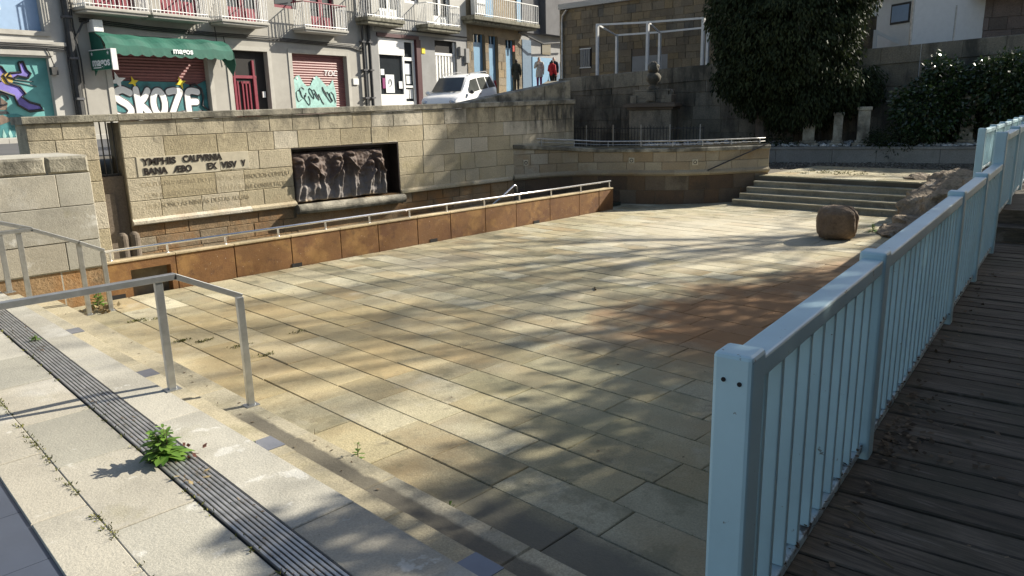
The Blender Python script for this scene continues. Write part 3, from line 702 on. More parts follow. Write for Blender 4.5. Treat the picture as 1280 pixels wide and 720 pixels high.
for i in range(n): mb.quad(cpath.xyz(cpath.L*(i+1)/n, -.42, -2.5), cpath.xyz(cpath.L*i/n, -.42, -2.5), cpath.xyz(cpath.L*i/n, -.42, -1.02), cpath.xyz(cpath.L*(i+1)/n, -.42, -1.02))
mb.quad(cpath.xyz(cpath.L, 0, -2.5), cpath.xyz(cpath.L, -.42, -2.5), cpath.xyz(cpath.L, -.42, -1.08), cpath.xyz(cpath.L, 0, -1.08)); mb.build('core', 'mortar', cw)
for (uu, zz) in ((.35, -1.33), (3.2, -1.36), (4.75, -1.42)):
    mb = MB(); p, nn = cpath.at(uu); d = Vector((-nn.y, nn.x)); 
    mb.obox((p.x+nn.x*.035, p.y+nn.y*.035, zz), (d.x, d.y, 0), (nn.x, nn.y, 0), (0, 0, 1), (-.07, .07), (-.01, .004), (-.07, .07)); a = mb.build('marker_plaque', 'plaque', cw)
    mb = MB(); ring = []
    for i in range(13):
        w_ = i/12*2*math.pi; ring.append((p.x+nn.x*.042+d.x*.038*math.cos(w_), p.y+nn.y*.042+d.y*.038*math.cos(w_), zz+.038*math.sin(w_)))
    mb.tube(ring, .009, 5); mb.build('ring_mark', 'bronze', a)
r3 = thing('coping_rail', 'thin double steel rail on top of the curved wall', 'handrail', (16, 11, -1.05))
for h in (.16, .08):
    mb = MB(); mb.tube([cpath.xyz(cpath.L*i/24*.985+.1, -.2, cz(cpath.L*i/24)+h) for i in range(25)], .016 if h > .1 else .008, 8); mb.build('rail', 'steel_bar', r3, smooth=True)
for i in range(9):
    uu = .15+(cpath.L-.3)*i/8; mb = MB(); mb.tube([cpath.xyz(uu, -.2, cz(uu)-.02), cpath.xyz(uu, -.2, cz(uu)+.16)], .012, 6); mb.build('post', 'steel_bar', r3)
mb = MB(); a_ = Vector((16.35, 9.98, -1.58)); 
mb.tube([cpath.xyz(cpath.L-1.75, .12, -1.62), cpath.xyz(cpath.L-.12, .12, -1.02)], .017, 8); mb.tube([cpath.xyz(cpath.L-1.3, .0, -1.455), cpath.xyz(cpath.L-1.3, .12, -1.455)], .01, 6); mb.tube([cpath.xyz(cpath.L-.5, .0, -1.16), cpath.xyz(cpath.L-.5, .12, -1.16)], .01, 6)
tag(mb.build('stair_rail', 'iron'), 'slanting dark handrail fixed to the curved wall by the stairs', 'handrail')

# ------------------------------------------------ back retaining wall, planter, fountain
bk = thing('retaining_wall', 'tall blackened stone retaining wall behind the planter and fountain', 'wall', (24.5, 12, LAND))
bpth = Path([(22.28, 19.25), (28.6, -1.56)], 1); rng = random.Random(61)
# left part closes towards the fountain wall end
zt_ = lambda u: 1.0+(u/bpth.L)*1.06
mb = MB(); ashlar(mb, bpth, [-1.9, -1.45, -1.0, -.55, -.1, .35], .6, 1.3, rng, o=.03, jit=.012)
u = 0
while u < bpth.L-.1:
    L = min(rng.uniform(.8, 1.3), bpth.L-u); block(mb, bpth, u+.006, u+L-.006, .36, 0, .03, .015, rng.random(), (zt_(u)-.5, zt_(u+L)-.5)); u += L
mb.build('stonework', 'ashlar_dark', bk)
mb = MB(); n = 20
for i in range(n):
    a, b = bpth.L*i/n, bpth.L*(i+1)/n; t = rng.random(); vs = []
    for uu in (a+.004, b-.004): vs += [bpth.xyz(uu, .07, zt_(uu)-.5), bpth.xyz(uu, .07, zt_(uu)-.02), bpth.xyz(uu, .05, zt_(uu)), bpth.xyz(uu, -.4, zt_(uu)), bpth.xyz(uu, -.4, zt_(uu)-.5)]
    mb.add(vs, [(i_, 5+i_, 6+i_, 1+i_) for i_ in range(4)]+[(4, 9, 5, 0), (0, 1, 2, 3, 4), (9, 8, 7, 6, 5)], t)
mb.build('parapet', 'ashlar_dark', bk)
mb = MB(); q = [bpth.xyz(0, .0, 0), bpth.xyz(bpth.L, .0, 0), bpth.xyz(bpth.L, -.5, 0), bpth.xyz(0, -.5, 0)]
mb.prism([(p[0], p[1]) for p in q], -2.5, .4); mb.build('core', 'ashlar_dark', bk)
# side closing wall between fountain wall end and retaining wall (behind, in shade)
mb = MB(); rng = random.Random(62); v = []
cl = Path([(15.63, 13.5), (22.25, 19.2)], 1); ashlar(mb, cl, [-1.9, -1.4, -.9, -.4, .1, .55], .6, 1.2, rng, o=.03)
for (x, y) in ((15.63, 13.53), (22.25, 19.23), (22.0, 19.6), (15.3, 13.9)): v.append((x, y, -2.5))
v += [(15.63, 13.53, .56), (22.25, 19.23, .93), (22.0, 19.6, .93), (15.3, 13.9, .56)]; mb.add(v, MB.BF, .5)
tag(mb.build('side_wall', 'ashlar_dark'), 'dark stone wall closing the corner left of the old fountain', 'wall')
# planter
pl = thing('planter_wall', 'long low grey stone planter wall at the back of the landing', 'planter', (23.4, 8, LAND))
ppth = Path([(20.6, 14.8), (22.3, 10.7), (25.2, 3.7)], 1); rng = random.Random(63)
mb = MB(); ashlar(mb, ppth, [-1.86, -1.43], 1.0, 1.7, rng, o=.02); mb.build('stonework', 'planter', pl)
mb = MB(); strip(mb, ppth, [(-.3, -.07), (.05, -.07), (.05, 0), (-.3, 0)], 1.3, lambda u: -1.36); mb.build('coping', 'planter', pl)
bed = MB(); bed.prism([(20.7, 14.8), (22.4, 10.75), (25.3, 3.75), (27.2, 3.2), (23.6, 15.0)], -2.0, -1.42); struct(bed.build('planting_bed', 'earth'))
rng = random.Random(64); mb = MB()
for _ in range(1100):
    q = rng.random(); w_ = rng.random()**1.3; u = .3+q*(ppth.L-.6); p = ppth.xyz(u, -.33-w_*1.5, -1.37+.05*rng.random()+.05*w_); s = rng.uniform(.035, .085)
    mb.ell(p, (s, s*rng.uniform(.7, 1.2), s*.6), 1, 0, t=rng.random()**1.4)
tag(mb.build('pebbles', 'pebble'), 'white pebbles covering the planting bed', 'pebbles', kind='stuff')
mb = MB()
for _ in range(3800):
    x, y = rng.uniform(19.2, 23.6), rng.uniform(4.4, 11.5)
    d = (x-22.3)*.925+(y-10.7)*.383
    if d > -.05 or d < -1.9*(.5+rng.random()): continue
    s = rng.uniform(.012, .035); mb.ell((x, y, LAND-.012), (s, s, s*.7), 1, t=rng.random())
tag(mb.build('gravel', 'gravel'), 'loose dark gravel on the landing before the planter', 'gravel', kind='stuff')
# pedestals in the bed
def pedestal(x, y, h, wd, lab, base=True):
    t = thing('stone_pedestal', lab, 'pedestal', (x, y, -1.42), 'stone pedestals standing in the planter'); A, B = (.925, .38, 0), (-.38, .925, 0)
    O = (x, y, -1.42)
    mb = MB(); mb.obox(O, A, B, Zp, (-wd/2, wd/2), (-wd/2, wd/2), (.22, h)); mb.build('shaft', 'coping', t, bevel=.015)
    mb = MB(); mb.obox(O, A, B, Zp, (-wd*.85, wd*.85), (-wd*.85, wd*.85), (0, .15)); mb.obox(O, A, B, Zp, (-wd*.65, wd*.65), (-wd*.65, wd*.65), (.15, .22)); mb.build('base', 'coping', t, bevel=.015)
    mb = MB(); mb.obox(O, A, B, Zp, (-wd*.6, wd*.6), (-wd*.6, wd*.6), (h, h+.1)); mb.build('cap', 'coping', t, bevel=.015)
pedestal(23.35, 10.05, .95, .34, 'stone pedestal left under the dark cypress')
pedestal(23.68, 9.3, .95, .26, 'thin stone pedestal in the middle under the dark cypress')
pedestal(23.95, 8.65, 1.1, .34, 'stone pedestal right of the cypress with a stepped base')
pedestal(25.1, 6.2, 1.35, .34, 'stone pedestal between the two glossy shrubs')
# old fountain
fo = thing('old_fountain', 'weathered baroque stone fountain block with an urn finial', 'fountain', (22.3, 15.1, LAND))
O = (22.35, 15.1, LAND); A = (-.292, .957, 0); B = (-.957, -.292, 0)
mb = MB(); mb.obox(O, A, B, Zp, (-.74, .74), (-.5, .3), (.0, 1.62)); mb.build('body', 'ashlar_dark', fo, bevel=.03)
mb = MB()
for (wd, z0, z1) in ((.80, 1.62, 1.70), (.90, 1.70, 1.80), (.84, 1.80, 1.84)): mb.obox(O, A, B, Zp, (-wd, wd), (-.55, .3+wd-.74), (z0, z1))
mb.build('cornice', 'brown_stone', fo, bevel=.012)
mb = MB()
for (wd, z0, z1) in ((.70, 1.84, 1.98), (.58, 1.98, 2.22), (.64, 2.22, 2.28)): mb.obox(O, A, B, Zp, (-wd, wd), (-.4, .2), (z0, z1))
for sx_ in (-1, 1): mb.obox(O, A, B, Zp, tuple(sorted((sx_*.5, sx_*.72))), (-.3, .27), (1.84, 2.10)); mb.ell(Vector(O)+Vector(A)*sx_*.6+Vector((0, 0, 2.16)), (.12, .12, .13), 2)
mb.obox(O, A, B, Zp, (-.16, .16), (.2, .26), (1.9, 2.2)); mb.build('attic', 'ashlar_dark', fo, bevel=.02)
mb = MB(); mb.lathe((O[0], O[1], LAND+2.28), [(.22, 0), (.2, .06), (.1, .12), (.12, .18), (.24, .3), (.27, .42), (.2, .52), (.12, .56)], 16); mb.build('urn', 'ashlar_dark', fo, smooth=True)
mb = MB(); mb.ell((O[0], O[1], LAND+2.98), (.17, .2, .2), 3, .25, 2.0, 4); mb.tube([(O[0], O[1], LAND+2.95), (O[0]-.03, O[1]-.12, LAND+3.12), (O[0]-.02, O[1]-.05, LAND+3.2)], [.06, .05, .02], 8); mb.build('finial', 'ashlar_dark', fo, smooth=True)
# iron railing in front of the fountain
ir = thing('iron_railing', 'thin upright iron railing in front of the old fountain', 'railing', (21.6, 15.4, LAND)); ra, rb_ = Vector((20.9, 18.0, 0)), Vector((22.0, 12.9, 0))
for h in (.12, 1.02):
    mb = MB(); mb.bar(ra+Vector((0, 0, LAND+h)), rb_+Vector((0, 0, LAND+h)), .02, .03); mb.build('rail', 'iron', ir)
n = 46
for i in range(n+1):
    p = ra.lerp(rb_, i/n); mb = MB(); big = i % 9 == 0
    mb.tube([(p.x, p.y, LAND), (p.x, p.y, LAND+(1.14 if big else 1.08))], .022 if big else .011, 6); mb.build('post' if big else 'bar', 'steel_bar' if big else 'iron', ir)

# ------------------------------------------------ street, upper yard
def street_z(x, y):
    s = x*.978+(y-24)*.208
    if s < 15: z = -.62
    elif s < 24: z = -.62+(s-15)*.05
    else: z = -.17+(s-24)*.115
    return z
mb = MB(); vs = []; nx, ny = 48, 22
for j in range(ny+1):
    for i in range(nx+1):
        x = -20+70*i/nx; y = 13.5+36.5*j/ny; vs.append((x, y, street_z(x, y)))
ok_ = lambda i, j: not (-20+70*(i+1)/nx > 15.7 and 13.5+36.5*j/ny < 19.3)
mb.add(vs, [(j*(nx+1)+i, j*(nx+1)+i+1, (j+1)*(nx+1)+i+1, (j+1)*(nx+1)+i) for j in range(ny) for i in range(nx) if ok_(i, j)]); struct(mb.build('street', 'asphalt', origin=(0, 13, 0)))
mb = MB()
for i in range(40):
    s0, s1 = -4+i, -3+i; v = []
    for s_ in (s0, s1-.01):
        for o_ in (.0, 1.5): x, y = s_*.978+o_*.208, 24+s_*.208-o_*.978; v.append((x, y, street_z(x, y)+.12))
    for s_ in (s0, s1-.01):
        for o_ in (.0, 1.5): x, y = s_*.978+o_*.208, 24+s_*.208-o_*.978; v.append((x, y, street_z(x, y)-.1))
    mb.add(v, [(0, 2, 3, 1), (1, 3, 7, 5), (0, 1, 5, 4), (2, 6, 7, 3)], .5)
struct(mb.build('pavement', 'trim'))
mb = MB(); mb.prism([(22.9, 19), (29.2, -1.8), (60, -1.8), (60, 19)], .2, .3); struct(mb.build('upper_yard', 'asphalt'))

# ================================================================== BUILDINGS ALONG THE STREET
S_ = 24/18.6; FO = Vector((0, 24, 0)); FD = Vector((.978, .208, 0)); FN = Vector((.208, -.978, 0)); FZ = Vector((0, 0, 1))
def fp(s, o, z): return FO+FD*s*S_+FN*o+FZ*z*S_
def fbox(mb, s0, s1, o0, o1, z0, z1, t=.5):
    mb.obox(FO, FD*S_, FN, FZ*S_, (s0, s1), (o0, o1), (z0, z1), t)
def ftube(mb, pts, r, n=6): mb.tube([fp(*p) for p in pts], r, n)
def facade(mb, s0, s1, z0, z1, ops, depth=.22):
    ss = sorted({s0, s1, *[q for o in ops for q in o[:2]]}); zz = sorted({z0, z1, *[q for o in ops for q in o[2:4]]})
    ss = [q for q in ss if s0 <= q <= s1]; zz = [q for q in zz if z0 <= q <= z1]
    for a, b in zip(ss, ss[1:]):
        for c, d in zip(zz, zz[1:]):
            ms, mz = (a+b)/2, (c+d)/2
            if any(o[0] < ms < o[1] and o[2] < mz < o[3] for o in ops): continue
            mb.quad(fp(a, 0, c), fp(b, 0, c), fp(b, 0, d), fp(a, 0, d))
    for a, b, c, d in ops:
        for p, q in (((a, c), (a, d)), ((a, d), (b, d)), ((b, d), (b, c))):
            mb.quad(fp(p[0], 0, p[1]), fp(q[0], 0, q[1]), fp(q[0], -depth, q[1]), fp(p[0], -depth, p[1]))
def shutter(mb, s0, s1, z0, z1, o, pitch=.075):
    z = z0
    while z < z1:
        a, b, c = z, min(z1, z+pitch*.6), min(z1, z+pitch)
        mb.add([fp(s0, o, a), fp(s1, o, a), fp(s1, o+.022, b), fp(s0, o+.022, b), fp(s1, o, c), fp(s0, o, c)], [(0, 1, 2, 3), (3, 2, 4, 5)]); z += pitch
def fpoly(mb, pts, o):
    n = len(pts); a = [fp(s, o, z) for s, z in pts]; b = [fp(s, o-.008, z) for s, z in pts]
    mb.add(a+b, [tuple(range(n))]+[(i, n+i, n+(i+1) % n, (i+1) % n) for i in range(n)])
def balcony(bld, s0, s1, z0, door, slab='trim', rail='white_metal', top='white_metal', doorm='maroon', o=.72, th=.13, hgt=.72, dz=None, nb=15):
    mb = MB(); fbox(mb, s0+.05, s1-.05, 0, o-.05, z0, z0+th*.45); fbox(mb, s0, s1, 0, o, z0+th*.45, z0+th)
    b = mb.build('balcony', slab, bld, bevel=.02)
    zt = z0+th; mb = MB()
    for i in range(nb+1):
        s = s0+.04+(s1-s0-.08)*i/nb; ftube(mb, [(s, o-.05, zt), (s, o-.05, zt+hgt)], .014, 5)
    for s in (s0+.04, s1-.04):
        for j in range(1, 7): ftube(mb, [(s, (o-.05)*j/7, zt), (s, (o-.05)*j/7, zt+hgt)], .014, 5)
    for z in (zt+.06,): ftube(mb, [(s0+.04, 0, z), (s0+.04, o-.05, z), (s1-.04, o-.05, z), (s1-.04, 0, z)], .014, 5)
    mb.build('railing', rail, b)
    mb = MB(); ftube(mb, [(s0+.04, 0, zt+hgt), (s0+.04, o-.05, zt+hgt), (s1-.04, o-.05, zt+hgt), (s1-.04, 0, zt+hgt)], .024, 6); mb.build('top_rail', top, b)
    a, c = door; m_ = (a+c)/2
    mb = MB()
    for p, q in ((a, m_-.01), (m_+.01, c)):
        fbox(mb, p, p+.06, -.16, -.10, zt, zt+1.9); fbox(mb, q-.06, q, -.16, -.10, zt, zt+1.9); fbox(mb, p+.06, q-.06, -.16, -.10, zt, zt+.42); fbox(mb, p+.06, q-.06, -.16, -.10, zt+1.8, zt+1.9)
        fbox(mb, p+.1, q-.1, -.10, -.085, zt+.08, zt+.34)
    d = mb.build('balcony_door', doorm, bld)
    mb = MB(); fbox(mb, a, c, -.19, -.17, zt, zt+1.9); mb.build('pane', 'glass', d)

# --- building with mural at far left
bA = thing('painted_house', 'pale house at the left edge with a turquoise mural below a blue blind', 'building', fp(3, 0, -.6))
mb = MB(); facade(mb, -3, 6.06, -.8, 7, [(2.2, 5.5, -.8, 1.32), (3.0, 5.5, 1.88, 4.5)], .2); mb.build('wall', 'render_white', bA)
mb = MB(); fbox(mb, -3, 6.06, -8, -.35, -.8, 7); mb.build('core', 'concrete_dark', bA)
mb = MB(); fbox(mb, 2.2, 5.5, -.2, -.15, -.8, 1.32); mu = mb.build('mural_panel', 'turq', bA)
mb = MB(); blob = [(3.9, 1.05), (4.05, 1.16), (4.3, 1.2), (4.55, 1.1), (4.62, .98), (4.55, .93), (4.62, .78), (4.85, .7), (4.95, .55), (4.85, .48), (5.0, .36), (5.2, .3), (5.25, .2), (4.95, .17), (4.75, .3), (4.7, .5), (4.4, .62), (4.2, .8), (4.0, .9)]
blob2 = [(4.9, 1.2), (5.0, 1.22), (5.05, 1.05), (5.12, .98), (5.05, .88), (4.85, .92), (4.75, .86), (4.62, .9), (4.7, .98), (4.92, 1.0)]
cx_ = lambda P, k: [((s-sum(q[0] for q in P)/len(P))*k+sum(q[0] for q in P)/len(P), (z-sum(q[1] for q in P)/len(P))*k+sum(q[1] for q in P)/len(P)) for s, z in P]
fpoly(mb, cx_(blob, 1.07), -.143); fpoly(mb, cx_(blob2, 1.14), -.143)
for B_ in (blob, blob2): mb_c = [(s, -.13, z) for s, z in B_+B_[:1]]; ftube(mb, mb_c, .035, 5)
ftube(mb, [(4.45+.13*math.cos(i*.6), -.13, .42+.12*math.sin(i*.6)) for i in range(10)], .025, 5); ftube(mb, [(4.1, -.13, 1.0), (4.3, -.13, .95), (4.5, -.13, .8)], .02, 5); ftube(mb, [(4.75, -.13, .85), (5.15, -.13, .8)], .012, 4); ftube(mb, [(4.75, -.13, .8), (5.2, -.13, .7)], .012, 4)
mb.build('outline', 'black_paint', mu)
mb = MB(); fpoly(mb, blob, -.137); fpoly(mb, blob2, -.137); mb.build('violet_shape', 'purple', mu)
mb = MB(); fpoly(mb, [(4.62+.12*math.cos(i*.52), .86+.13*math.sin(i*.52)) for i in range(12)], -.131); mb.build('ochre_disc', 'ochre', mu)
mb = MB(); fpoly(mb, [(3.2, .75), (3.8, .78), (4.2, .66), (4.55, .35), (4.5, .2), (3.9, .22), (3.2, .2)], -.135); fpoly(mb, [(3.9, -.02), (4.4, .1), (4.6, -.02), (4.3, -.12)], -.127); mb.build('umber_shape', 'shell', mu)
mb = MB()
for i in range(7): a = .45+i*.05; fpoly(mb, [(3.8+i*.1, .72-i*.03), (3.83+i*.1, .72-i*.03), (3.75+i*.11, .25), (3.72+i*.11, .25)], -.129)
fpoly(mb, [(3.2, .16), (4.5, .18), (4.55, .12), (3.2, .08)], -.131); mb.build('line_work', 'black_paint', mu)
mb = MB(); fpoly(mb, [(3.2, .06), (4.2, .07), (4.7, .12), (5.2, -.1), (5.3, -.6), (3.2, -.6)], -.139); mb.build('teal_shape', 'turq_dark', mu)
mb = MB()
for i in range(6): fpoly(mb, [(4.2+i*.13, -.3-.05*(i % 2)), (4.24+i*.13, -.2), (4.28+i*.13, -.35), (4.23+i*.13, -.5)], -.133)
mb.build('pale_drops', 'cyan', mu)
mb = MB(); fbox(mb, 3.0, 5.5, -.2, -.15, 1.88, 4.5); wn_ = mb.build('blind', 'pale_blue', bA)
mb = MB(); fbox(mb, 2.9, 5.62, -.02, .05, 1.78, 1.88); fbox(mb, 5.5, 5.62, -.02, .04, 1.88, 4.5); mb.build('window_frame', 'trim', bA)
mb = MB(); fbox(mb, 3.6, 4.72, -.15, -.12, 2.28, 4.5); gw = mb.build('window', 'white_metal', bA); mb = MB(); fbox(mb, 3.7, 4.64, -.12, -.115, 2.36, 4.5); mb.build('pane', 'glass', gw)
mb = MB(); fbox(mb, -3, 5.9, 0, .12, 1.58, 1.66); fbox(mb, -3, 5.6, 0, .07, 1.36, 1.46); mb.build('cornice', 'trim', bA)
mb = MB()
for dz in (0, .035, .07): ftube(mb, [(-3, .14, 1.53+dz), (2, .14, 1.50+dz), (5.3, .12, 1.53+dz), (5.9, .1, 1.50+dz*1.4)], .016, 5)
ftube(mb, [(5.45, .1, 1.52), (5.5, .1, 1.4), (5.6, .1, 1.0)], .015, 5); fbox(mb, 5.48, 5.62, 0, .14, .95, 1.12); mb.build('cable', 'iron', bA)
# --- beige house with awning
bB = thing('beige_house', 'beige rendered house with green awning, maroon shutters and four balconies', 'building', fp(11, 0, -.6))
opsB = [(6.92, 9.62, -.8, 1.52), (10.37, 11.66, -.8, 1.73), (12.58, 14.88, -.8, 1.74), (6.70, 7.75, 2.46, 4.4), (8.45, 9.55, 2.46, 4.4), (10.45, 11.55, 2.46, 4.4), (13.5, 14.5, 2.47, 4.4), (12.1, 12.95, 3.0, 4.4)]
mb = MB(); facade(mb, 6.06, 15.86, -.8, 7, opsB); mb.build('wall', 'render_beige', bB)
mb = MB(); fbox(mb, 6.06, 15.86, -8, -.35, -.8, 7); mb.build('core', 'concrete_dark', bB)
mb = MB()
for a, b, zt in ((6.92, 9.62, 1.52), (10.37, 11.66, 1.73), (12.58, 14.88, 1.74)):
    fbox(mb, a-.14, a-.002, 0, .03, -.8, zt+.12); fbox(mb, b+.002, b+.14, 0, .03, -.8, zt+.12); fbox(mb, a-.002, b+.002, 0, .03, zt+.002, zt+.12)
mb.build('stone_surround', 'trim', bB)
mb = MB(); shutter(mb, 6.92, 9.62, -.8, 1.52, -.2); sh = mb.build('roller_shutter', 'shutter', bB)
OG = -.165
mb = MB(); fpoly(mb, [(6.93, .86), (8.9, .84), (9.2, .74), (9.6, .9), (9.6, .1), (6.93, .1)], OG); mb.build('graffiti_ground', 'turq_dark', sh)
mb = MB()
def star(mb, cs, cz_, r, o): fpoly(mb, [(cs+(r if i % 2 == 0 else r*.36)*math.cos(i*math.pi/4+.3), cz_+(r if i % 2 == 0 else r*.36)*math.sin(i*math.pi/4+.3)) for i in range(8)], o)
star(mb, 7.52, .83, .15, OG+.02); star(mb, 8.83, .83, .17, OG+.02); mb.build('graffiti_star', 'yellow', sh)
mb = MB(); star(mb, 7.12, .86, .22, OG+.02); mb.build('graffiti_star', 'white', sh)
def strokes(mb, lines, r, o):
    tm = MB()
    for L in lines:
        P = smooth_path([(x*S_, z*S_) for x, z in L], 5); tm.tube([(x, 0, z) for x, z in P], r*S_, 10)
        for x, z in (P[0], P[-1]): tm.ell((x, 0, z), (r*S_,)*3, 2)
    mb.add([FO+FD*x+FN*(o+y*.06)+FZ*z for x, y, z in tm.v], tm.f)
LET = [[(7.38, .60), (7.18, .655), (7.0, .58), (7.08, .47), (7.28, .37), (7.36, .25), (7.2, .14), (6.97, .18)], [(7.55, .66), (7.57, .4), (7.58, .12)], [(7.86, .64), (7.74, .5), (7.62, .40), (7.76, .28), (7.88, .14)],
       [(8.14+.16*math.cos(i*.63), .4+.235*math.sin(i*.63)) for i in range(11)], [(8.44, .62), (8.6, .64), (8.78, .62)], [(8.78, .62), (8.62, .4), (8.46, .17)], [(8.46, .17), (8.64, .15), (8.84, .17)],
       [(9.30, .62), (9.12, .64), (9.0, .6), (8.98, .4), (9.0, .2), (9.14, .14), (9.36, .17)], [(8.98, .41), (9.1, .42), (9.24, .42)]]
LET = [[(x, .69-(.69-z)*1.3) for x, z in L] for L in LET]
for r_, m_, oo in ((.115, 'black_paint', .012), (.082, 'white', .020)):
    mb = MB(); strokes(mb, LET, r_, OG+oo); mb.build('graffiti_lettering', m_, sh)
mb = MB(); ftube(mb, [(9.1, OG+.03, .76), (9.25, OG+.03, .8), (9.42, OG+.03, .68), (9.46, OG+.03, .45), (9.4, OG+.03, .25), (9.6, OG+.03, .1)], .035, 6); mb.build('graffiti_line', 'black_paint', sh)
# awning: sagging cloth with scalloped valance
mb = MB(); rng = random.Random(71); n = 36; vs = []
for i in range(n+1):
    s = 6.5+3.5*i/n; sag = .03*math.sin(i*.9)+.04*math.sin(i*.23+1)
    sc_ = .05*abs(math.sin(i*math.pi/3))
    for (o, z) in ((.03, 1.92), (.3, 1.89+sag*.4), (.62, 1.76+sag), (.78, 1.62+sag*.5), (.80, 1.44-sc_+.0*sag)): vs.append(fp(s, o, z))
mb.add(vs, [(i*5+j, (i+1)*5+j, (i+1)*5+j+1, i*5+j+1) for i in range(n) for j in range(4)])
mb.add([fp(9.99, .03, 1.92), fp(10.02, .35, 1.86), fp(10.05, .75, 1.6), fp(10.12, .7, 1.3), fp(10.16, .45, 1.0), fp(10.06, .2, 1.35), fp(10.02, .06, 1.5)], [(0, 1, 6), (1, 2, 5, 6), (2, 3, 4, 5)])
mb.add([fp(6.5, .03, 1.92), fp(6.5, .3, 1.89), fp(6.5, .62, 1.76), fp(6.48, .75, 1.5), fp(6.5, .4, 1.2), fp(6.5, .06, .95)], [(0, 1, 2, 3, 4, 5)])
aw = mb.build('awning', 'green_cloth', bB); sm = aw.modifiers.new('thick', 'SOLIDIFY'); sm.thickness = .012
text('magos', .26, fp(8.2, .83, 1.50), FD, FZ, 'paper', aw, 'awning_lettering', .003, .008, width=.72)
mb = MB(); fbox(mb, 6.42, 6.52, .06, 1.2, 1.07, 1.50); sg = mb.build('shop_sign', 'green_sign', bB, bevel=.01)
mb = MB(); fbox(mb, 6.405, 6.535, 1.2, 1.24, 1.05, 1.52); fbox(mb, 6.405, 6.535, .06, 1.2, 1.50, 1.52); mb.build('sign_frame', 'white_metal', sg)
text('magos', .33, fp(6.415, .16, 1.16), FN, FZ, 'paper', sg, 'sign_lettering', .003, .01, width=.92)
mb = MB()
for oo, zz in ((.2, 1.43), (1.05, 1.43)):
    ps = [(oo+(.07 if i % 2 == 0 else .025)*math.cos(i*math.pi/5+.3), zz+(.055 if i % 2 == 0 else .02)*math.sin(i*math.pi/5+.3)) for i in range(10)]
    mb.add([fp(6.412, o, z) for o, z in ps], [tuple(range(10))])
fb = [(.2, 1.105), (.62, 1.105), (.62, 1.13), (.2, 1.13)]; mb.add([fp(6.412, o, z) for o, z in fb], [(0, 1, 2, 3)]); mb.build('sign_star', 'paper', sg)
mb = MB(); fbox(mb, 6.48, 6.72, 0, .35, 1.93, 2.2); mb.build('junction_box', 'white_metal', bB, bevel=.02)
# house door
mb = MB(); fbox(mb, 10.37, 11.66, -.22, -.2, -.8, 1.73); hd = mb.build('entrance', 'dark_void', bB)
mb = MB()
for s in (10.5, 11.18): fbox(mb, s, s+.07, -.2, -.13, -.8, 1.5 if s < 11 else 1.48)
fbox(mb, 10.38, 11.3, -.2, -.14, .98, 1.06)
for s in (10.62, 10.78, 10.9, 11.02): fbox(mb, s, s+.045, -.2, -.15, -.8, .9)
fbox(mb, 10.76, 11.06, -.2, -.15, .84, .9); fbox(mb, 10.42, 10.5, -.2, -.16, -.8, .98); fbox(mb, 11.25, 11.3, -.2, -.16, -.8, .98); mb.build('door', 'maroon', bB)
mb = MB()
for i in range(6): fbox(mb, 10.39, 10.5, -.2, -.16, 1.12+i*.06, 1.15+i*.06)
mb.build('louvre', 'white_metal', hd)
mb = MB(); fbox(mb, 11.45, 11.55, -.15, -.1, .45, .62); mb.build('letter_box', 'white_metal', bB)
mb = MB(); shutter(mb, 12.58, 14.88, -.8, 1.74, -.2); s2 = mb.build('roller_shutter', 'shutter', bB)
mb = MB(); rng = random.Random(72); top = [(12.66+i*.14, .88+.16*math.sin(i*1.1)+.1*rng.random()) for i in range(13)]
fpoly(mb, [(12.62, .05)]+top+[(14.45, .55), (14.4, .05)], OG); mb.build('graffiti_patch', 'cyan', s2)
mb = MB()
for i in range(9):
    c0 = (12.85+i*.18, .5+.12*math.sin(i*2.3)); pts = [(c0[0]+.11*math.cos(a*.8+i)*(1+.3*math.sin(a)), OG+.012, c0[1]+.17*math.sin(a*.8+i*.7)) for a in range(8)]; ftube(mb, pts, .014, 4)
mb.build('graffiti_line', 'iron', s2)
text('TOC', .30, fp(13.95, OG+.01, 1.12), FD, FZ, 'paper', s2, 'graffiti_lettering', .003, .0, width=.75, shear=.2)
for i, (s, z) in enumerate(((12.8, .98), (13.5, 1.0))): text('e', .2, fp(s, OG+.012, z), FD, FZ, 'paper', s2, 'graffiti_lettering', .003, .004)
for (a, b, z0, dr) in ((6.18, 7.78, 2.32, (6.7, 7.75)), (7.82, 9.46, 2.32, (8.45, 9.55)), (9.80, 11.40, 2.33, (10.45, 11.55)), (12.70, 14.52, 2.33, (13.5, 14.5))):
    balcony(bB, a, b, z0, dr, top='maroon' if a > 12 else 'white_metal')
mb = MB(); fbox(mb, 12.1, 12.95, -.16, -.1, 3.0, 4.4); wz = mb.build('window', 'maroon', bB); mb = MB(); fbox(mb, 12.18, 12.87, -.1, -.09, 3.1, 4.4); mb.build('pane', 'glass', wz)
mb = MB()
for dz, dd in ((0, 0), (.04, .02), (.08, .0)): ftube(mb, [(6.3, .05, 2.15+dz), (8, .06+dd, 2.08+dz), (9.9, .06, 2.06+dz), (11.6, .06+dd, 2.07+dz), (13.3, .06, 2.04+dz), (15.1, .06, 2.02+dz), (15.7, .06, 1.9+dz)], .018, 5)
ftube(mb, [(9.95, .05, 2.3), (9.97, .05, 1.9), (10.05, .06, 1.75)], .015, 5); ftube(mb, [(10.2, .05, 2.05), (10.22, .06, 1.9), (10.1, .05, 1.7), (10.15, .05, 1.3)], .014, 5); mb.build('cable', 'iron', bB)
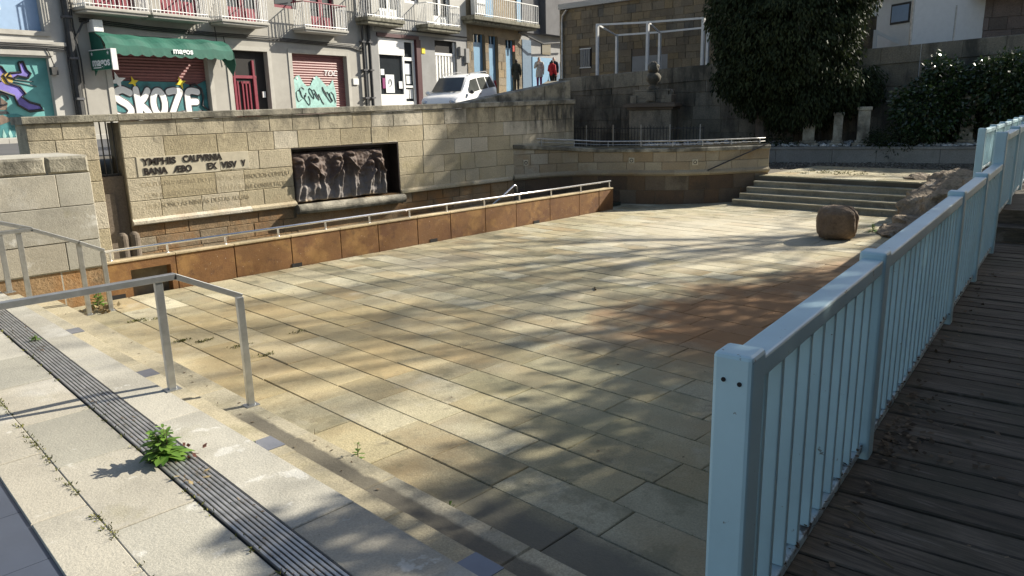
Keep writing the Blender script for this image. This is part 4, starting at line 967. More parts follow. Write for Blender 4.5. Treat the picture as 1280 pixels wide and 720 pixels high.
# pipes between houses
for i, (s, r, m_, l_) in enumerate(((6.0, .10, 'iron', 'thick dark downpipe with cables between the mural house and the beige house'), (15.62, .055, 'iron', 'thin dark downpipe at the right end of the beige house'), (15.92, .075, 'iron', 'thicker dark downpipe at the left corner of the grey shop house'))):
    t = thing('downpipe', l_, 'pipe', fp(s, .12, -.6), 'downpipes on the street fronts'); mb = MB(); ftube(mb, [(s, .12, -.8), (s, .12, 6)], r, 10); mb.build('pipe', m_, t)
    for z in (.4, 1.3, 2.2, 3.1): mb = MB(); fbox(mb, s-.09, s+.09, 0, .14+r, z, z+.05); mb.build('bracket', 'concrete_dark', t)
    if i == 0:
        mb = MB()
        for ds in (-.1, .1, .17): ftube(mb, [(s+ds, .1, -.8), (s+ds*1.1, .1, 1.3), (s+ds*.7, .12, 2.0), (s+ds, .1, 6)], .022, 5)
        ftube(mb, [(s+.1, .16, 1.75), (s+.3, .2, 2.1), (s+.6, .12, 2.22)], .03, 6); mb.build('cable', 'iron', t)
mbx = MB(); fbox(mbx, 15.1, 15.35, 0, .06, .85, 1.05); mbx.build('meter_plate', 'white_metal', bB)
# --- grey house with shop window
bC = thing('grey_house', 'grey rendered house with a white framed shop front and white balconies', 'building', fp(18.8, 0, -.4))
opsC = [(16.46, 18.72, -.6, 2.46), (19.58, 20.95, -.6, 2.53), (16.6, 17.75, 2.95, 5), (19.55, 20.6, 2.95, 5), (17.95, 18.72, 3.68, 5)]
mb = MB(); facade(mb, 15.86, 21.65, -.8, 7, opsC); mb.build('wall', 'render_grey', bC)
mb = MB(); fbox(mb, 15.86, 21.65, -8, -.35, -.8, 7); mb.build('core', 'concrete_dark', bC)
mb = MB(); fbox(mb, 15.87, 21.65, 0, .04, 2.6, 7)                       # lighter render above the shop
mb2 = MB(); facade(mb2, 16.2, 21.64, 2.62, 7, [(16.6, 17.75, 2.95, 5), (19.55, 20.6, 2.95, 5), (17.95, 18.72, 3.68, 5)], .0)
mb2.v = [tuple(Vector(v)+FN*.025) for v in mb2.v]; mb2.build('upper_render', 'render_white', bC)
mb = MB(); fbox(mb, 16.46, 18.72, -.22, -.2, -.6, 2.46); shp = mb.build('shop_interior', 'dark_void', bC)
mb = MB()
fbox(mb, 16.48, 18.62, -.17, -.1, 2.36, 2.44); fbox(mb, 16.48, 16.56, -.17, -.1, -.6, 2.36); fbox(mb, 17.78, 17.88, -.17, -.1, -.6, 2.36); fbox(mb, 18.36, 18.46, -.17, -.1, -.6, 2.36); fbox(mb, 16.56, 17.78, -.17, -.1, -.6, .55)
fbox(mb, 17.88, 18.36, -.17, -.1, 1.72, 1.84); fbox(mb, 17.88, 18.36, -.17, -.1, .78, .86); fbox(mb, 17.88, 18.36, -.17, -.1, -.6, .3); mb.build('shop_frame', 'white', bC)
mb = MB(); fbox(mb, 16.56, 17.78, -.19, -.18, .55, 1.9); fbox(mb, 17.88, 18.36, -.19, -.18, .3, 2.36); mb.build('shop_glass', 'glass', bC)
mb = MB(); fbox(mb, 16.47, 17.86, -.1, -.05, 1.88, 2.35); sgn = mb.build('shop_fascia', 'white', bC)
mb = MB()
for i in range(8): fbox(mb, 16.75+i*.11, 16.82+i*.11, -.05, -.045, 2.1, 2.16+.03*(i % 2))
mb.build('faint_lettering', 'paper', sgn)
mb = MB(); fbox(mb, 16.4, 18.62, -.02, .05, 2.46, 2.58); fbox(mb, 18.47, 18.72, -.12, .04, -.6, 2.46); mb.build('maroon_trim', 'maroon_dark', bC)
for (s0, s1, z0, z1, o) in ((16.85, 17.3, .6, 1.22, -.13), (17.55, 17.74, .75, 1.0, -.13), (16.62, 16.8, 1.2, 1.4, -.13), (17.96, 18.25, 1.25, 1.62, -.165), (18.0, 18.26, .92, 1.2, -.165), (17.92, 18.1, .4, .74, -.165), (18.14, 18.32, .4, .74, -.165)):
    mb = MB(); fbox(mb, s0, s1, o-.01, o, z0, z1); p = mb.build('notice', 'paper', bC)
mb = MB(); fbox(mb, 16.7, 16.9, -.15, -.14, .75, 1.1); mb.build('notice', 'cl_plum', bC)
mb = MB(); ftube(mb, [(17.0, -.12, .9), (17.03, -.12, 1.05), (17.12, -.12, 1.05), (17.16, -.12, .92), (17.1, -.12, .84), (17.02, -.12, .8)], .015, 5); mb.build('notice_drawing', 'iron', bC)
mb = MB(); fbox(mb, 16.3, 21.3, 0, .05, 2.66, 2.74); mb.build('cornice', 'trim', bC)
mb = MB(); ftube(mb, [(16.3, .07, 2.78), (18.6, .07, 2.74), (21.6, .07, 2.72)], .03, 5); mb.build('cable', 'iron', bC)
mb = MB(); fbox(mb, 18.78, 18.97, 0, .03, 2.0, 2.2); mb.build('wall_plate', 'yellow', bC)
mb = MB(); fbox(mb, 19.58, 20.95, -.22, -.2, -.6, 2.53); wd_ = mb.build('entrance', 'dark_void', bC)
mb = MB(); fbox(mb, 19.6, 20.93, -.18, -.1, 1.98, 2.08); fbox(mb, 19.6, 19.68, -.18, -.1, -.6, 2.5); fbox(mb, 20.85, 20.93, -.18, -.1, -.6, 2.5); fbox(mb, 19.68, 20.85, -.18, -.1, .62, .74)
for i in range(6): fbox(mb, 19.74+i*.19, 19.84+i*.19, -.18, -.12, -.6, 1.98)
mb.build('door', 'white', bC)
mb = MB(); fbox(mb, 21.05, 21.3, 0, .14, 2.0, 2.35); fbox(mb, 21.42, 21.66, 0, .14, 1.75, 2.3); mb.build('meter_box', 'render_grey', bC, bevel=.02)
balcony(bC, 15.40, 17.28, 2.76, (16.62, 17.75), 'moss_concrete', 'white_metal', 'white_metal', 'white', th=.22, hgt=.78)
balcony(bC, 18.50, 20.55, 2.76, (19.55, 20.6), 'moss_concrete', 'white_metal', 'white_metal', 'white', th=.22, hgt=.72)
mb = MB(); fbox(mb, 17.95, 18.72, -.14, -.08, 3.68, 3.78); fbox(mb, 17.95, 18.02, -.14, -.08, 3.78, 5); fbox(mb, 18.30, 18.38, -.14, -.08, 3.78, 5); fbox(mb, 18.65, 18.72, -.14, -.08, 3.78, 5); wz = mb.build('window', 'white', bC)
mb = MB(); fbox(mb, 18.02, 18.65, -.15, -.145, 3.78, 5); mb.build('pane', 'glass', wz)
# --- stone house with blue doors
bD = thing('stone_house', 'brown stone house with three narrow blue doors under a long balcony', 'building', fp(23.7, 0, 0))
opsD = [(22.1, 22.9, .2, 2.92), (23.2, 23.85, .3, 2.9), (24.48, 25.2, .4, 2.82)]
mb = MB(); facade(mb, 21.65, 25.75, -.5, 8, opsD, .25); mb.build('wall', 'old_masonry', bD)
mb = MB(); fbox(mb, 21.65, 25.75, -8, -.35, -.5, 8); mb.build('core', 'concrete_dark', bD)
path_s = Path([(fp(21.65, 0, 0).x, fp(21.65, 0, 0).y), (fp(25.75, 0, 0).x, fp(25.75, 0, 0).y)])
mb = MB(); rng = random.Random(75); zs = [-.5+.42*i for i in range(11)]
ashlar(mb, path_s, zs, .4, .8, rng, clips=[((a-21.65)*S_-.02, (b-21.65)*S_+.02, c*S_, d*S_+.03) for a, b, c, d in opsD], o=.03, jit=.01); mb.build('stonework', 'old_masonry', bD)
for a, b, c, d in opsD:
    mb = MB(); fbox(mb, a+.02, b-.02, -.2, -.14, c-.6, d-.32); fbox(mb, a+.02, a+.1, -.2, -.14, d-.32, d); fbox(mb, b-.1, b-.02, -.2, -.14, d-.32, d); fbox(mb, (a+b)/2-.03, (a+b)/2+.03, -.2, -.14, d-.32, d); dd = mb.build('door', 'blue_paint', bD)
    mb = MB(); fbox(mb, a, b, -.25, -.21, c-.6, d); mb.build('pane', 'glass', dd)
mb = MB(); fbox(mb, 21.3, 26.3, 0, .85, 3.34, 3.5); fbox(mb, 21.4, 26.2, 0, .7, 3.24, 3.34); bal = mb.build('balcony', 'moss_concrete', bD, bevel=.03)
mb = MB()
for i in range(34): s = 21.4+4.8*i/33; ftube(mb, [(s, .8, 3.5), (s, .8, 4.25)], .018, 5)
ftube(mb, [(21.4, .8, 4.25), (26.2, .8, 4.25)], .03, 6); ftube(mb, [(21.4, .8, 3.56), (26.2, .8, 3.56)], .02, 5); mb.build('railing', 'white_metal', bal)
mb = MB(); fbox(mb, 21.9, 22.5, .1, .5, 3.6, 4.3); mb.build('cooling_unit', 'white_metal', bD)
for a, b in ((22.9, 23.5), (25.4, 25.74)):
    mb = MB(); fbox(mb, a, b, .02, .06, 3.5, 6); mb.build('balcony_door', 'blue_paint', bD)
mb = MB(); fbox(mb, 25.0, 25.15, .03, .05, 2.35, 2.6); mb.build('red_plate', 'tail', bD)
# --- dark building closing the street
bE = thing('dark_building', 'dark concrete building with slate blue lower panels closing the street', 'building', fp(28, 0, .5))
mb = MB(); fbox(mb, 25.78, 33, -9, -.05, -.5, 3.2); mb.build('lower_wall', 'render_grey', bE)
mb = MB(); fbox(mb, 27.3, 33, -9, .5, 3.2, 9); fbox(mb, 25.78, 27.3, -9, .1, 3.2, 9); mb.build('upper_wall', 'concrete_dark', bE)
for a, b, z1, m_ in ((25.85, 26.6, 2.9, 'blue_dark'), (26.7, 28.6, 2.2, 'blue_paint'), (28.9, 31, 2.0, 'blue_dark')):
    mb = MB(); fbox(mb, a, b, -.05, .01, .2, z1); mb.build('panel', m_, bE)
mb = MB(); fbox(mb, 27.6, 28.4, -.05, .0, 2.35, 2.85); mb.build('window', 'glass', bE)
mb = MB(); ftube(mb, [(25.2, .3, 3.15), (27.0, .5, 2.75), (30, .55, 3.0)], .05, 6); mb.build('cable', 'iron', bE)

# --- stone building behind the retaining wall
bF = thing('granite_building', 'brown granite building with a barred window behind the white metal frame', 'building', (29.2, 18, .3))
gp = Path([(29.2, 25.15), (29.2, 8.0)], 1); rng = random.Random(77)
zs = [.6]
while zs[-1] < 4.15: zs.append(zs[-1]+rng.uniform(.24, .38))
zs.append(4.5)
mb = MB(); ashlar(mb, gp, zs, .3, .75, rng, o=.025, jit=.014, clips=[(25.15-23.9, 25.15-23.18, 1.72, 2.66), (25.15-20.9, 25.15-19.0, 1.0, 2.15)]); mb.build('stonework', 'old_masonry', bF)
mb = MB(); mb.box(29.215, 38, 8, 25.13, -.2, zs[-1]); mb.box(29.21, 29.3, 19.0, 20.9, 1.0, 2.1); mb.build('core', 'brown_stone', bF)
mb = MB(); mb.box(29.205, 29.22, 19.02, 20.88, 1.0, 2.1); mb.build('walled_up_opening', 'render_grey', bF)
mb = MB(); mb.box(29.16, 29.215, 23.2, 23.88, 1.74, 2.64); wb = mb.build('window', 'dark_void', bF)
mb = MB()
for i in range(5): mb.box(29.12, 29.14, 23.29+i*.12, 23.315+i*.12, 1.78, 2.6)
mb.box(29.13, 29.16, 23.2, 23.88, 1.74, 1.78); mb.box(29.13, 29.16, 23.2, 23.88, 2.6, 2.64); mb.build('window_bars', 'white_metal', wb)
mb = MB(); mb.box(29.0, 38, 8.0, 25.1, zs[-1]+.002, zs[-1]+.24); mb.build('roof_parapet', 'render_white', bF)
mb = MB(); mb.tube([(29.05, 24.6, zs[-1]-.05), (29.05, 24.85, zs[-1]-.3), (29.08, 24.93, zs[-1]-.6), (29.08, 24.93, .5)], .055, 8); mb.build('downpipe', 'steel_bar', bF)
# white metal frame
pg = thing('pergola', 'white metal box frame of posts and bars on the upper yard', 'frame', (27, 18, .3))
fr = [(25.8, 20.2, 3.25), (25.8, 17.73, 3.13), (25.8, 15.3, 3.06)]; ba = [(28.2, 21.0, 3.02), (28.2, 18.77, 2.97), (28.2, 16.5, 2.97)]
for p in fr+ba: mb = MB(); mb.box(p[0]-.05, p[0]+.05, p[1]-.05, p[1]+.05, .25, p[2]); mb.build('post', 'white_metal', pg)
for L in (fr, ba):
    mb = MB()
    for a, b in zip(L, L[1:]): mb.bar((a[0], a[1]-.05, a[2]-.04), (b[0], b[1]+.05, b[2]-.04), .07, .07)
    mb.build('long_beam', 'white_metal', pg)
for a, b in zip(fr, ba): mb = MB(); mb.bar((a[0]+.05, a[1], a[2]-.045), (b[0]-.05, b[1], b[2]-.045), .06, .06); mb.build('cross_beam', 'white_metal', pg)
# white cabin and pink stone hut top right
cb = thing('white_cabin', 'white panelled cabin with a small window above the dark wall', 'cabin', (28, 9, .3))
C0 = Vector((27.6, 8.72, .3)); d1 = Vector((math.cos(R_(-38)), math.sin(R_(-38)), 0)); d2 = Vector((math.cos(R_(60)), math.sin(R_(60)), 0))
mb = MB(); mb.obox(C0, d1, d2, FZ, (0, 2.55), (0, 1.6), (0, 3.0)); mb.build('wall', 'white', cb)
mb = MB(); mb.obox(C0, d1, d2, FZ, (-.15, 2.75), (-.15, 1.8), (3.0, 3.12)); mb.build('roof', 'concrete_dark', cb)
mb = MB(); mb.obox(C0, d1, d2, FZ, (-.02, 0), (.1, .95), (2.1, 2.75)); wz = mb.build('window', 'iron', cb)
mb = MB(); mb.obox(C0, d1, d2, FZ, (-.03, -.02), (.16, .89), (2.17, 2.68)); mb.build('pane', 'pale_blue', wz)
mb = MB(); mb.obox(C0, d1, d2, FZ, (1.5, 1.54), (-.02, 0), (0, 2.6)); mb.obox(C0, d1, d2, FZ, (-.03, .03), (-.03, .03), (0, 3)); mb.build('seam', 'steel_bar', cb)
mb = MB(); q = C0+d2*1.3; mb.bar(q+Vector((-.6, 0, 1.9)), q+Vector((-.2, -1.2, 1.2)), .06, .1); mb.bar(q+Vector((-.6, 0, 0)), q+Vector((-.6, 0, 1.95)), .1, .1, (1, 0, 0)); mb.bar(q+Vector((-.6, .1, 2.4)), q+Vector((-.6, .1, 3.3)), .12, .12, (1, 0, 0)); mb.build('stair_side', 'white', cb)
ROOF = [(29.0, 7.30), (34, 6.35), (36, 2.0), (29.0, 2.0)]
ph = thing('stone_hut', 'pinkish stone hut with a black overhanging roof at the top right corner', 'hut', (30, 6.5, .3))
hp = Path([(29.6, 7.4), (30.4, 3.0)], 1); rng = random.Random(79); mb = MB(); ashlar(mb, hp, [.6, 1.0, 1.35, 1.75, 2.1, 2.5, 3.08], .4, .8, rng, o=.03, jit=.02); mb.build('stonework', 'pink_stone', ph)
mb = MB(); mb.prism([(29.62, 7.4), (30.42, 3.0), (34, 3.6), (33.2, 8)], .2, 3.08); mb.build('core', 'pink_stone', ph)
mb = MB(); mb.prism(ROOF, 3.1, 3.4); mb.build('roof', 'iron', ph)

# ================================================================== CAR
car = thing('parked_car', 'white family car pointing downhill on the street behind the wall', 'car')
ST = [(-2.14, .74, .80, .55, .56), (-2.12, .80, .98, .66, 1.00), (-2.06, .84, 1.0, .66, 1.36), (-1.94, .855, 1.0, .66, 1.56), (-1.5, .87, 1.0, .67, 1.63), (-.6, .875, .99, .68, 1.66), (.2, .875, .97, .67, 1.645),
      (.55, .87, .96, .66, 1.58), (.95, .865, .955, .68, 1.28), (1.3, .855, .95, .72, 1.02), (1.7, .83, .92, .66, .955), (1.98, .77, .82, .58, .86), (2.12, .68, .66, .50, .68), (2.16, .62, .5, .45, .52)]
def ring(x, w_, zb, wr, zt):
    lo = .21 if abs(x) < 1.9 else .27
    h = [(w_*.9, lo), (w_, .36), (w_*1.0, max(.4, zb*.66)), (w_*.985, min(zb, zt-.005)), (wr, zt-.05 if zt > zb+.08 else zt-.003), (wr*.8, zt), (0, zt+.02)]
    return [(x, y, z) for y, z in h]+[(x, -y, z) for y, z in h[-2::-1]]
mb = MB(); vs = []; m = 13
for s in ST: vs += ring(*s)
fs = [(i*m+j, i*m+j+1, (i+1)*m+j+1, (i+1)*m+j) for i in range(len(ST)-1) for j in range(m-1)]
fs += [(i*m+m-1, i*m, (i+1)*m, (i+1)*m+m-1) for i in range(len(ST)-1)]+[tuple(range(m)), tuple(range(len(vs)-1, len(vs)-m-1, -1))]
mb.add(vs, fs); body = mb.build('body', 'car_white', car, smooth=True, local=True)
bm_ = body.modifiers.new('b', 'EDGE_SPLIT'); bm_.split_angle = R_(38)
def side(x, k, sg, out=.012):
    for a, b in zip(ST, ST[1:]):
        if a[0] <= x <= b[0]:
            f = (x-a[0])/(b[0]-a[0]); w_, zb, wr, zt = [a[i]+(b[i]-a[i])*f for i in range(1, 5)]
            return (x, sg*(w_*.985+(wr-w_*.985)*k+out), zb+(zt-.05-zb)*k)
for sg in (1, -1):
    for nm, x0, x1, x0t, x1t in (('rear_quarter_window', -1.9, -1.18, -1.72, -1.12), ('rear_window_side', -1.06, -.28, -1.02, -.25), ('front_window_side', -.18, .92, -.16, .42)):
        mb = MB(); a = [side(x0, .08, sg), side(x1, .08, sg), side(x1t, .86, sg), side(x0t, .86, sg)]
        mb.add(a, [(0, 1, 2, 3)]); mb.build('side_window', 'car_glass', car, local=True)
    mb = MB(); mb.ell((.95, sg*.99, 1.03), (.07, .11, .08), 2); mb.build('mirror', 'plastic' if sg > 0 else 'car_white', car, local=True, smooth=True)
    mb = MB(); mb.ell((1.93, sg*.60, .74), (.2, .17, .105), 2); mb.build('headlight', 'lens', car, local=True, smooth=True)
    mb = MB(); mb.ell((-2.07, sg*.78, 1.1), (.06, .07, .22), 2); mb.build('tail_light', 'tail', car, local=True, smooth=True)
    mb = MB(); mb.tube([(-1.6, sg*.6, 1.66), (-1.5, sg*.6, 1.72), (.1, sg*.6, 1.725), (.25, sg*.6, 1.66)], .018, 6); mb.build('roof_rail', 'rim', car, local=True)
    for x in (1.32, -1.35):
        mb = MB(); mb.tube([(x, sg*.83, .32), (x, sg*.882, .32)], [.37, .36], 24); mb.build('wheel_arch', 'plastic', car, local=True)
        mb = MB(); mb.tube([(x, sg*.68, .31), (x, sg*.70, .31), (x, sg*.88, .31), (x, sg*.90, .31)], [.28, .31, .31, .28], 24); wh = mb.build('wheel', 'tyre', car, local=True)
        mb = MB(); mb.tube([(x, sg*.89, .31), (x, sg*.912, .31)], [.2, .17], 10); mb.build('rim', 'rim', wh, local=True)
    mb = MB(); mb.box(-.25, -.08, sg*.87-.015, sg*.87+.015, .86, .89); mb.build('door_handle', 'plastic', car, local=True)
mb = MB(); mb.add([(1.26, -.66, 1.075), (1.26, .66, 1.075), (.60, .58, 1.58), (.60, -.58, 1.58)], [(0, 1, 2, 3)]); 
mb.v = [(x+.02, y, z+.02) for x, y, z in mb.v]; mb.build('windscreen', 'car_glass', car, local=True)
mb = MB(); mb.box(2.1, 2.165, -.5, .5, .56, .70); mb.box(2.08, 2.175, -.6, .6, .3, .42); gr = mb.build('grille', 'plastic', car, local=True, bevel=.02)
mb = MB(); mb.box(2.165, 2.18, -.09, .09, .6, .66); mb.build('badge', 'rim', gr, local=True, bevel=.01)
for sg in (1, -1):
    mb = MB(); mb.tube([(1.25, sg*.15, 1.09), (1.1, sg*.55, 1.19)], .01, 4); mb.build('wiper', 'plastic', car, local=True)
car.location = (21.9, 24.4, -.30); car.rotation_euler = (0, R_(5), R_(23+180))

# ================================================================== PEOPLE
def person(label, loc, head, parts, pose, hair='hair', h=1.68):
    """a figure built along joints; z up, +y is the way it faces"""
    t = thing('person', label, 'person'); J = pose
    def limb(mb, a, b, ra, rb, n=10): mb.tube([a, tuple((Vector(a)+Vector(b))/2), b], [ra, (ra+rb)/2*1.03, rb], n); mb.ell(a, (ra*.98,)*3, 2); mb.ell(b, (rb*.98,)*3, 2)
    def fig(grow, torso=True, arms=True, legs=True, headon=True, hands=True):
        mb = MB(); g = grow
        if headon:
            hc = J['head']; mb.ell(hc, (.072+g, .092+g, .115+g), 3); mb.ell((hc[0], hc[1]+.03, hc[2]-.055), (.05, .06, .06), 2); mb.ell((hc[0], hc[1]+.095, hc[2]-.012), (.014, .022, .02), 2)
            for s in (-1, 1): mb.ell((hc[0]+s*.073, hc[1]-.005, hc[2]-.005), (.012, .02, .03), 2)
            limb(mb, J['neck'], (hc[0], hc[1]-.01, hc[2]-.06), .05+g, .048+g)
        if torso:
            p, c = Vector(J['pelvis']), Vector(J['neck']); 
            for k, (rx, ry) in ((0, (.155, .11)), (.25, (.14, .10)), (.5, (.15, .105)), (.75, (.17, .11)), (.9, (.15, .09))): q = p.lerp(c, k); mb.ell(q, (rx+g, ry+g, .13+g), 2)
        for s in ('l', 'r'):
            if arms:
                limb(mb, J['sh'+s], J['el'+s], .05+g, .042+g); limb(mb, J['el'+s], J['wr'+s], .04+g, .03+g)
            if hands:
                w_ = Vector(J['wr'+s]); d = (w_-Vector(J['el'+s])).normalized(); a = d.orthogonal().normalized(); mb.ell(w_+d*.05, (.032, .032, .045), 2)
                for i in range(4): b_ = w_+d*.08+a*(i-1.5)*.019; mb.tube([b_, b_+d*.045, b_+d*(.075-.006*abs(i-1.5))+d.cross(a)*.02], [.0105, .0105, .008], 6)
                b_ = w_+d*.03+a*.03; mb.tube([b_, b_+d*.03+a*.03, b_+d*.06+a*.035], [.012, .011, .009], 6)
            if legs:
                limb(mb, J['hp'+s], J['kn'+s], .085+g, .058+g); limb(mb, J['kn'+s], J['an'+s], .056+g, .04+g)
                an = J['an'+s]; mb.ell((an[0], an[1]+.06, an[2]-.035), (.045, .12, .04), 2)
        return mb
    def rm(o, v):
        md = o.modifiers.new('skin', 'REMESH'); md.mode = 'VOXEL'; md.voxel_size = v; md.use_smooth_shade = True
    rm(fig(0).build('body', 'skin', t, local=True), .012)
    for nm, mat, kw, extra in parts:
        mb = fig(.022 if 'coat' in nm or 'jacket' in nm else .014, **{**dict(torso=False, arms=False, legs=False, headon=False, hands=False), **kw})
        if 'hips' in extra: mb.ell(J['pelvis'], (.17, .13, .12), 2)
        if 'skirt' in extra:
            p = Vector(J['pelvis']); mb.tube([p+Vector((0, 0, .1)), p+Vector((0, 0, -.32))], [.18, .205], 14)
        rm(mb.build(nm, mat, t, local=True), .014)
    hc = J['head']; mb = MB(); mb.ell((hc[0], hc[1]-.018, hc[2]+.022), (.083, .092, .108), 3, .05, 3, 2)
    if 'long' in hair: mb.ell((hc[0], hc[1]-.06, hc[2]-.09), (.085, .06, .15), 3, .05, 3, 3)
    rm(mb.build('hair', hair.replace('_long', ''), t, local=True), .014)
    mb = MB()
    for s in ('l', 'r'): an = J['an'+s]; mb.ell((an[0], an[1]+.06, an[2]-.03), (.052, .135, .05), 2)
    mb.build('shoes', 'cl_black', t, local=True, smooth=True)
    t.location = loc; t.rotation_euler = (0, 0, head); t.scale = (h/1.68,)*3
    return t
def pose(lean=0, stride=0, arml=None, armr=None):
    j = dict(pelvis=(0, 0, .92), neck=(0, lean*.5, 1.42), head=(0, lean*.5+.03, 1.555), shl=(-.175, lean*.45, 1.37), shr=(.175, lean*.45, 1.37), hpl=(-.085, 0, .88), hpr=(.085, 0, .88),
             knl=(-.09, .06+stride*.5, .47), knr=(.09, .05-stride*.35, .47), anl=(-.09, stride*.8, .08), anr=(.09, -stride*.9, .09+abs(stride)*.15))
    for s, sg, a in (('l', -1, arml), ('r', 1, armr)):
        if a == 'phone': j['el'+s] = (sg*.24, .08, 1.12); j['wr'+s] = (sg*.10, .22, 1.36)
        elif a == 'fold': j['el'+s] = (sg*.24, .02, 1.10); j['wr'+s] = (sg*.10, .22, 1.05)
        else: j['el'+s] = (sg*.235, -.03, 1.10); j['wr'+s] = (sg*.23, .06+(.1*stride*sg), .86)
    return j
view_dir = lambda loc: math.atan2(-loc[1], -loc[0])-math.pi/2      # facing the plaza
L1 = (30.3, 29.2, street_z(30.3, 29.2)+.02); L2 = (31.4, 28.55, 0); L3 = (30.9, 27.2, 0); L4 = (32.2, 28.2, 0)
fix = lambda p, z: (p[0], p[1], z)
tops = (('jacket', dict(torso=True, arms=True)),)
person('person in a dark olive jacket and black trousers walking up the street', fix(L1, .88), R_(-50), [('jacket', 'cl_olive', dict(torso=True, arms=True), ('skirt',)), ('trousers', 'cl_black', dict(legs=True), ('hips',))], pose(.03, .22), 'hair', 1.62)
person('person in a cream coat and plum trousers holding a hand to the mouth', fix(L2, .98), view_dir(L2), [('coat', 'cl_cream', dict(torso=True, arms=True), ('skirt',)), ('trousers', 'cl_plum', dict(legs=True), ('hips',))], pose(0, .05, None, 'phone'), 'hair_long', 1.62)
p3 = person('person in a red jacket and dark trousers beside the drainpipe', fix(L3, .86), view_dir(L3)+2.6, [('jacket', 'cl_red', dict(torso=True, arms=True), ()), ('trousers', 'cl_black', dict(legs=True), ('hips',))], pose(.05, .1, 'fold'), 'hair', 1.5)
person('person in dark navy clothes half hidden behind the red jacket', fix(L4, 1.0), view_dir(L4), [('jacket', 'cl_navy', dict(torso=True, arms=True), ('skirt',)), ('trousers', 'cl_black', dict(legs=True), ('hips',))], pose(0, .03), 'hair_grey', 1.6)
mb = MB(); bx, by, bz = L3[0]-.17, L3[1]+.12, .86
mb.ell((bx, by, bz+.33), (.11, .08, .17), 2, .2, 2, 3); mb.tube([(bx, by, bz+.48), (bx+.02, by, bz+.6), (bx+.04, by, bz+.68)], [.03, .012, .01], 6); tag(mb.build('carrier_bag', 'white', smooth=True), 'white carrier bag hanging beside the person in red', 'bag')

# ================================================================== DECK AND BLUE FENCE
DO = Vector((1.81, .927, 0)); e1 = Vector((math.cos(R_(7.73)), math.sin(R_(7.73)), 0)); e2 = Vector((-e1.y, e1.x, 0)); DEG = R_(7.73)
def dp(a, b, z): return DO+e1*a+e2*b+Vector((0, 0, z))
rng = random.Random(91); mb = MB(); a = -3.0
while a < 8.2:
    w_ = rng.uniform(.118, .15); z = DECK+rng.uniform(-.007, .007); b0 = -4.0
    for b1 in (rng.uniform(-2.6, -.9), .045+rng.uniform(-.01, .01)):
        q0, q1 = z+rng.uniform(-.003, .003), z+rng.uniform(-.003, .003); t = rng.random()
        v = [dp(a, b0+.003, z-.04), dp(a+w_, b0+.003, z-.04), dp(a+w_, b1, z-.04), dp(a, b1, z-.04), dp(a, b0+.003, z-.006), dp(a+w_, b0+.003, z-.006), dp(a+w_, b1, z-.006), dp(a, b1, z-.006),
             dp(a+.006, b0+.008, q0), dp(a+w_-.006, b0+.008, q0), dp(a+w_-.006, b1-.004, q1), dp(a+.006, b1-.004, q1)]
        mb.add(v, [(8, 9, 10, 11), (4, 5, 9, 8), (5, 6, 10, 9), (6, 7, 11, 10), (7, 4, 8, 11), (0, 1, 5, 4), (1, 2, 6, 5), (2, 3, 7, 6), (3, 0, 4, 7)], t); b0 = b1
    a += w_+.009
for k, (a0, a1, zz) in enumerate(((8.2, 8.56, DECK+.16), (8.56, 16.5, DECK+.32))):
    a = a0+.05
    while a < a1:
        mb.obox((0, 0, 0), e1, e2, FZ, (DO.dot(e1)+a, DO.dot(e1)+a+.138), (DO.dot(e2)-4, DO.dot(e2)+.04), (zz-.04, zz), rng.random()); a += .147
wd = mb.build('wooden_deck', 'deck', origin=(5, 0, DECK)); tag(wd, 'weathered dark plank deck with two steps on the right', 'deck')
mb = MB()
for a in (-2, 0, 2, 4, 6, 8): mb.obox(DO, e1, e2, FZ, (a, a+.1), (-4, .0), (-2.5, DECK-.045))
mb.obox(DO, e1, e2, FZ, (-3, 16), (-.02, .03), (-2.5, DECK-.05)); mb.obox(DO, e1, e2, FZ, (8.22, 8.24), (-4, .03), (DECK, DECK+.12)); mb.obox(DO, e1, e2, FZ, (8.60, 8.62), (-4, .03), (DECK+.1, DECK+.28)); mb.build('substructure', 'deck', wd)
def fence(lab, posts, top, base, pitch=.15, off=0.0, solidpost=True):
    t = thing('metal_fence', lab, 'fence', dp(posts[0], off, base))
    protob = protop = None
    for i, a in enumerate(posts):
        mb = MB(); mb.obox(dp(a, off, 0), e1, e2, FZ, (-.055, .055), (-.055, .055), (base-.02 if i else -2.5, top))
        mb.build('post', 'fence_paint', t, bevel=.012)
    for a, b in zip(posts, posts[1:]):
        mb = MB(); mb.obox(dp(a, off, 0), e1, e2, FZ, (.057, b-a-.057), (-.045, .045), (top-.095, top-.03)); mb.build('top_rail', 'fence_paint', t, bevel=.008)
        mb = MB(); mb.obox(dp(a, off, 0), e1, e2, FZ, (.057, b-a-.057), (-.03, .03), (base+.035, base+.075)); mb.build('bottom_rail', 'fence_dirty', t, bevel=.005)
        n = max(1, round((b-a)/pitch)); 
        for i in range(1, n):
            p = dp(a+(b-a)*i/n, off, base+.076)
            if protob is None:
                mb = MB(); mb.obox((0, 0, 0), e1, e2, FZ, (-.014, .014), (-.03, .03), (0, top-.097-base-.076))
                protob = mb.build('baluster', 'fence_paint', t, bevel=.004, local=True); o = protob
            else:
                o = protob.copy(); COL.objects.link(o); o.parent = t
            o.location = p-WLOC[t]
    return t
f1 = fence('pale blue metal fence along the deck edge with flat upright bars', [0, 1.66, 4.30, 5.86, 7.42], -.65, DECK)
mb = MB(); mb.obox(dp(0, 0, 0), e1, e2, FZ, (-.0590, -.0555), (-.052, .03), (-1.7, -1.36)); mb.build('patch_plate', 'fence_paint', f1, bevel=.002)
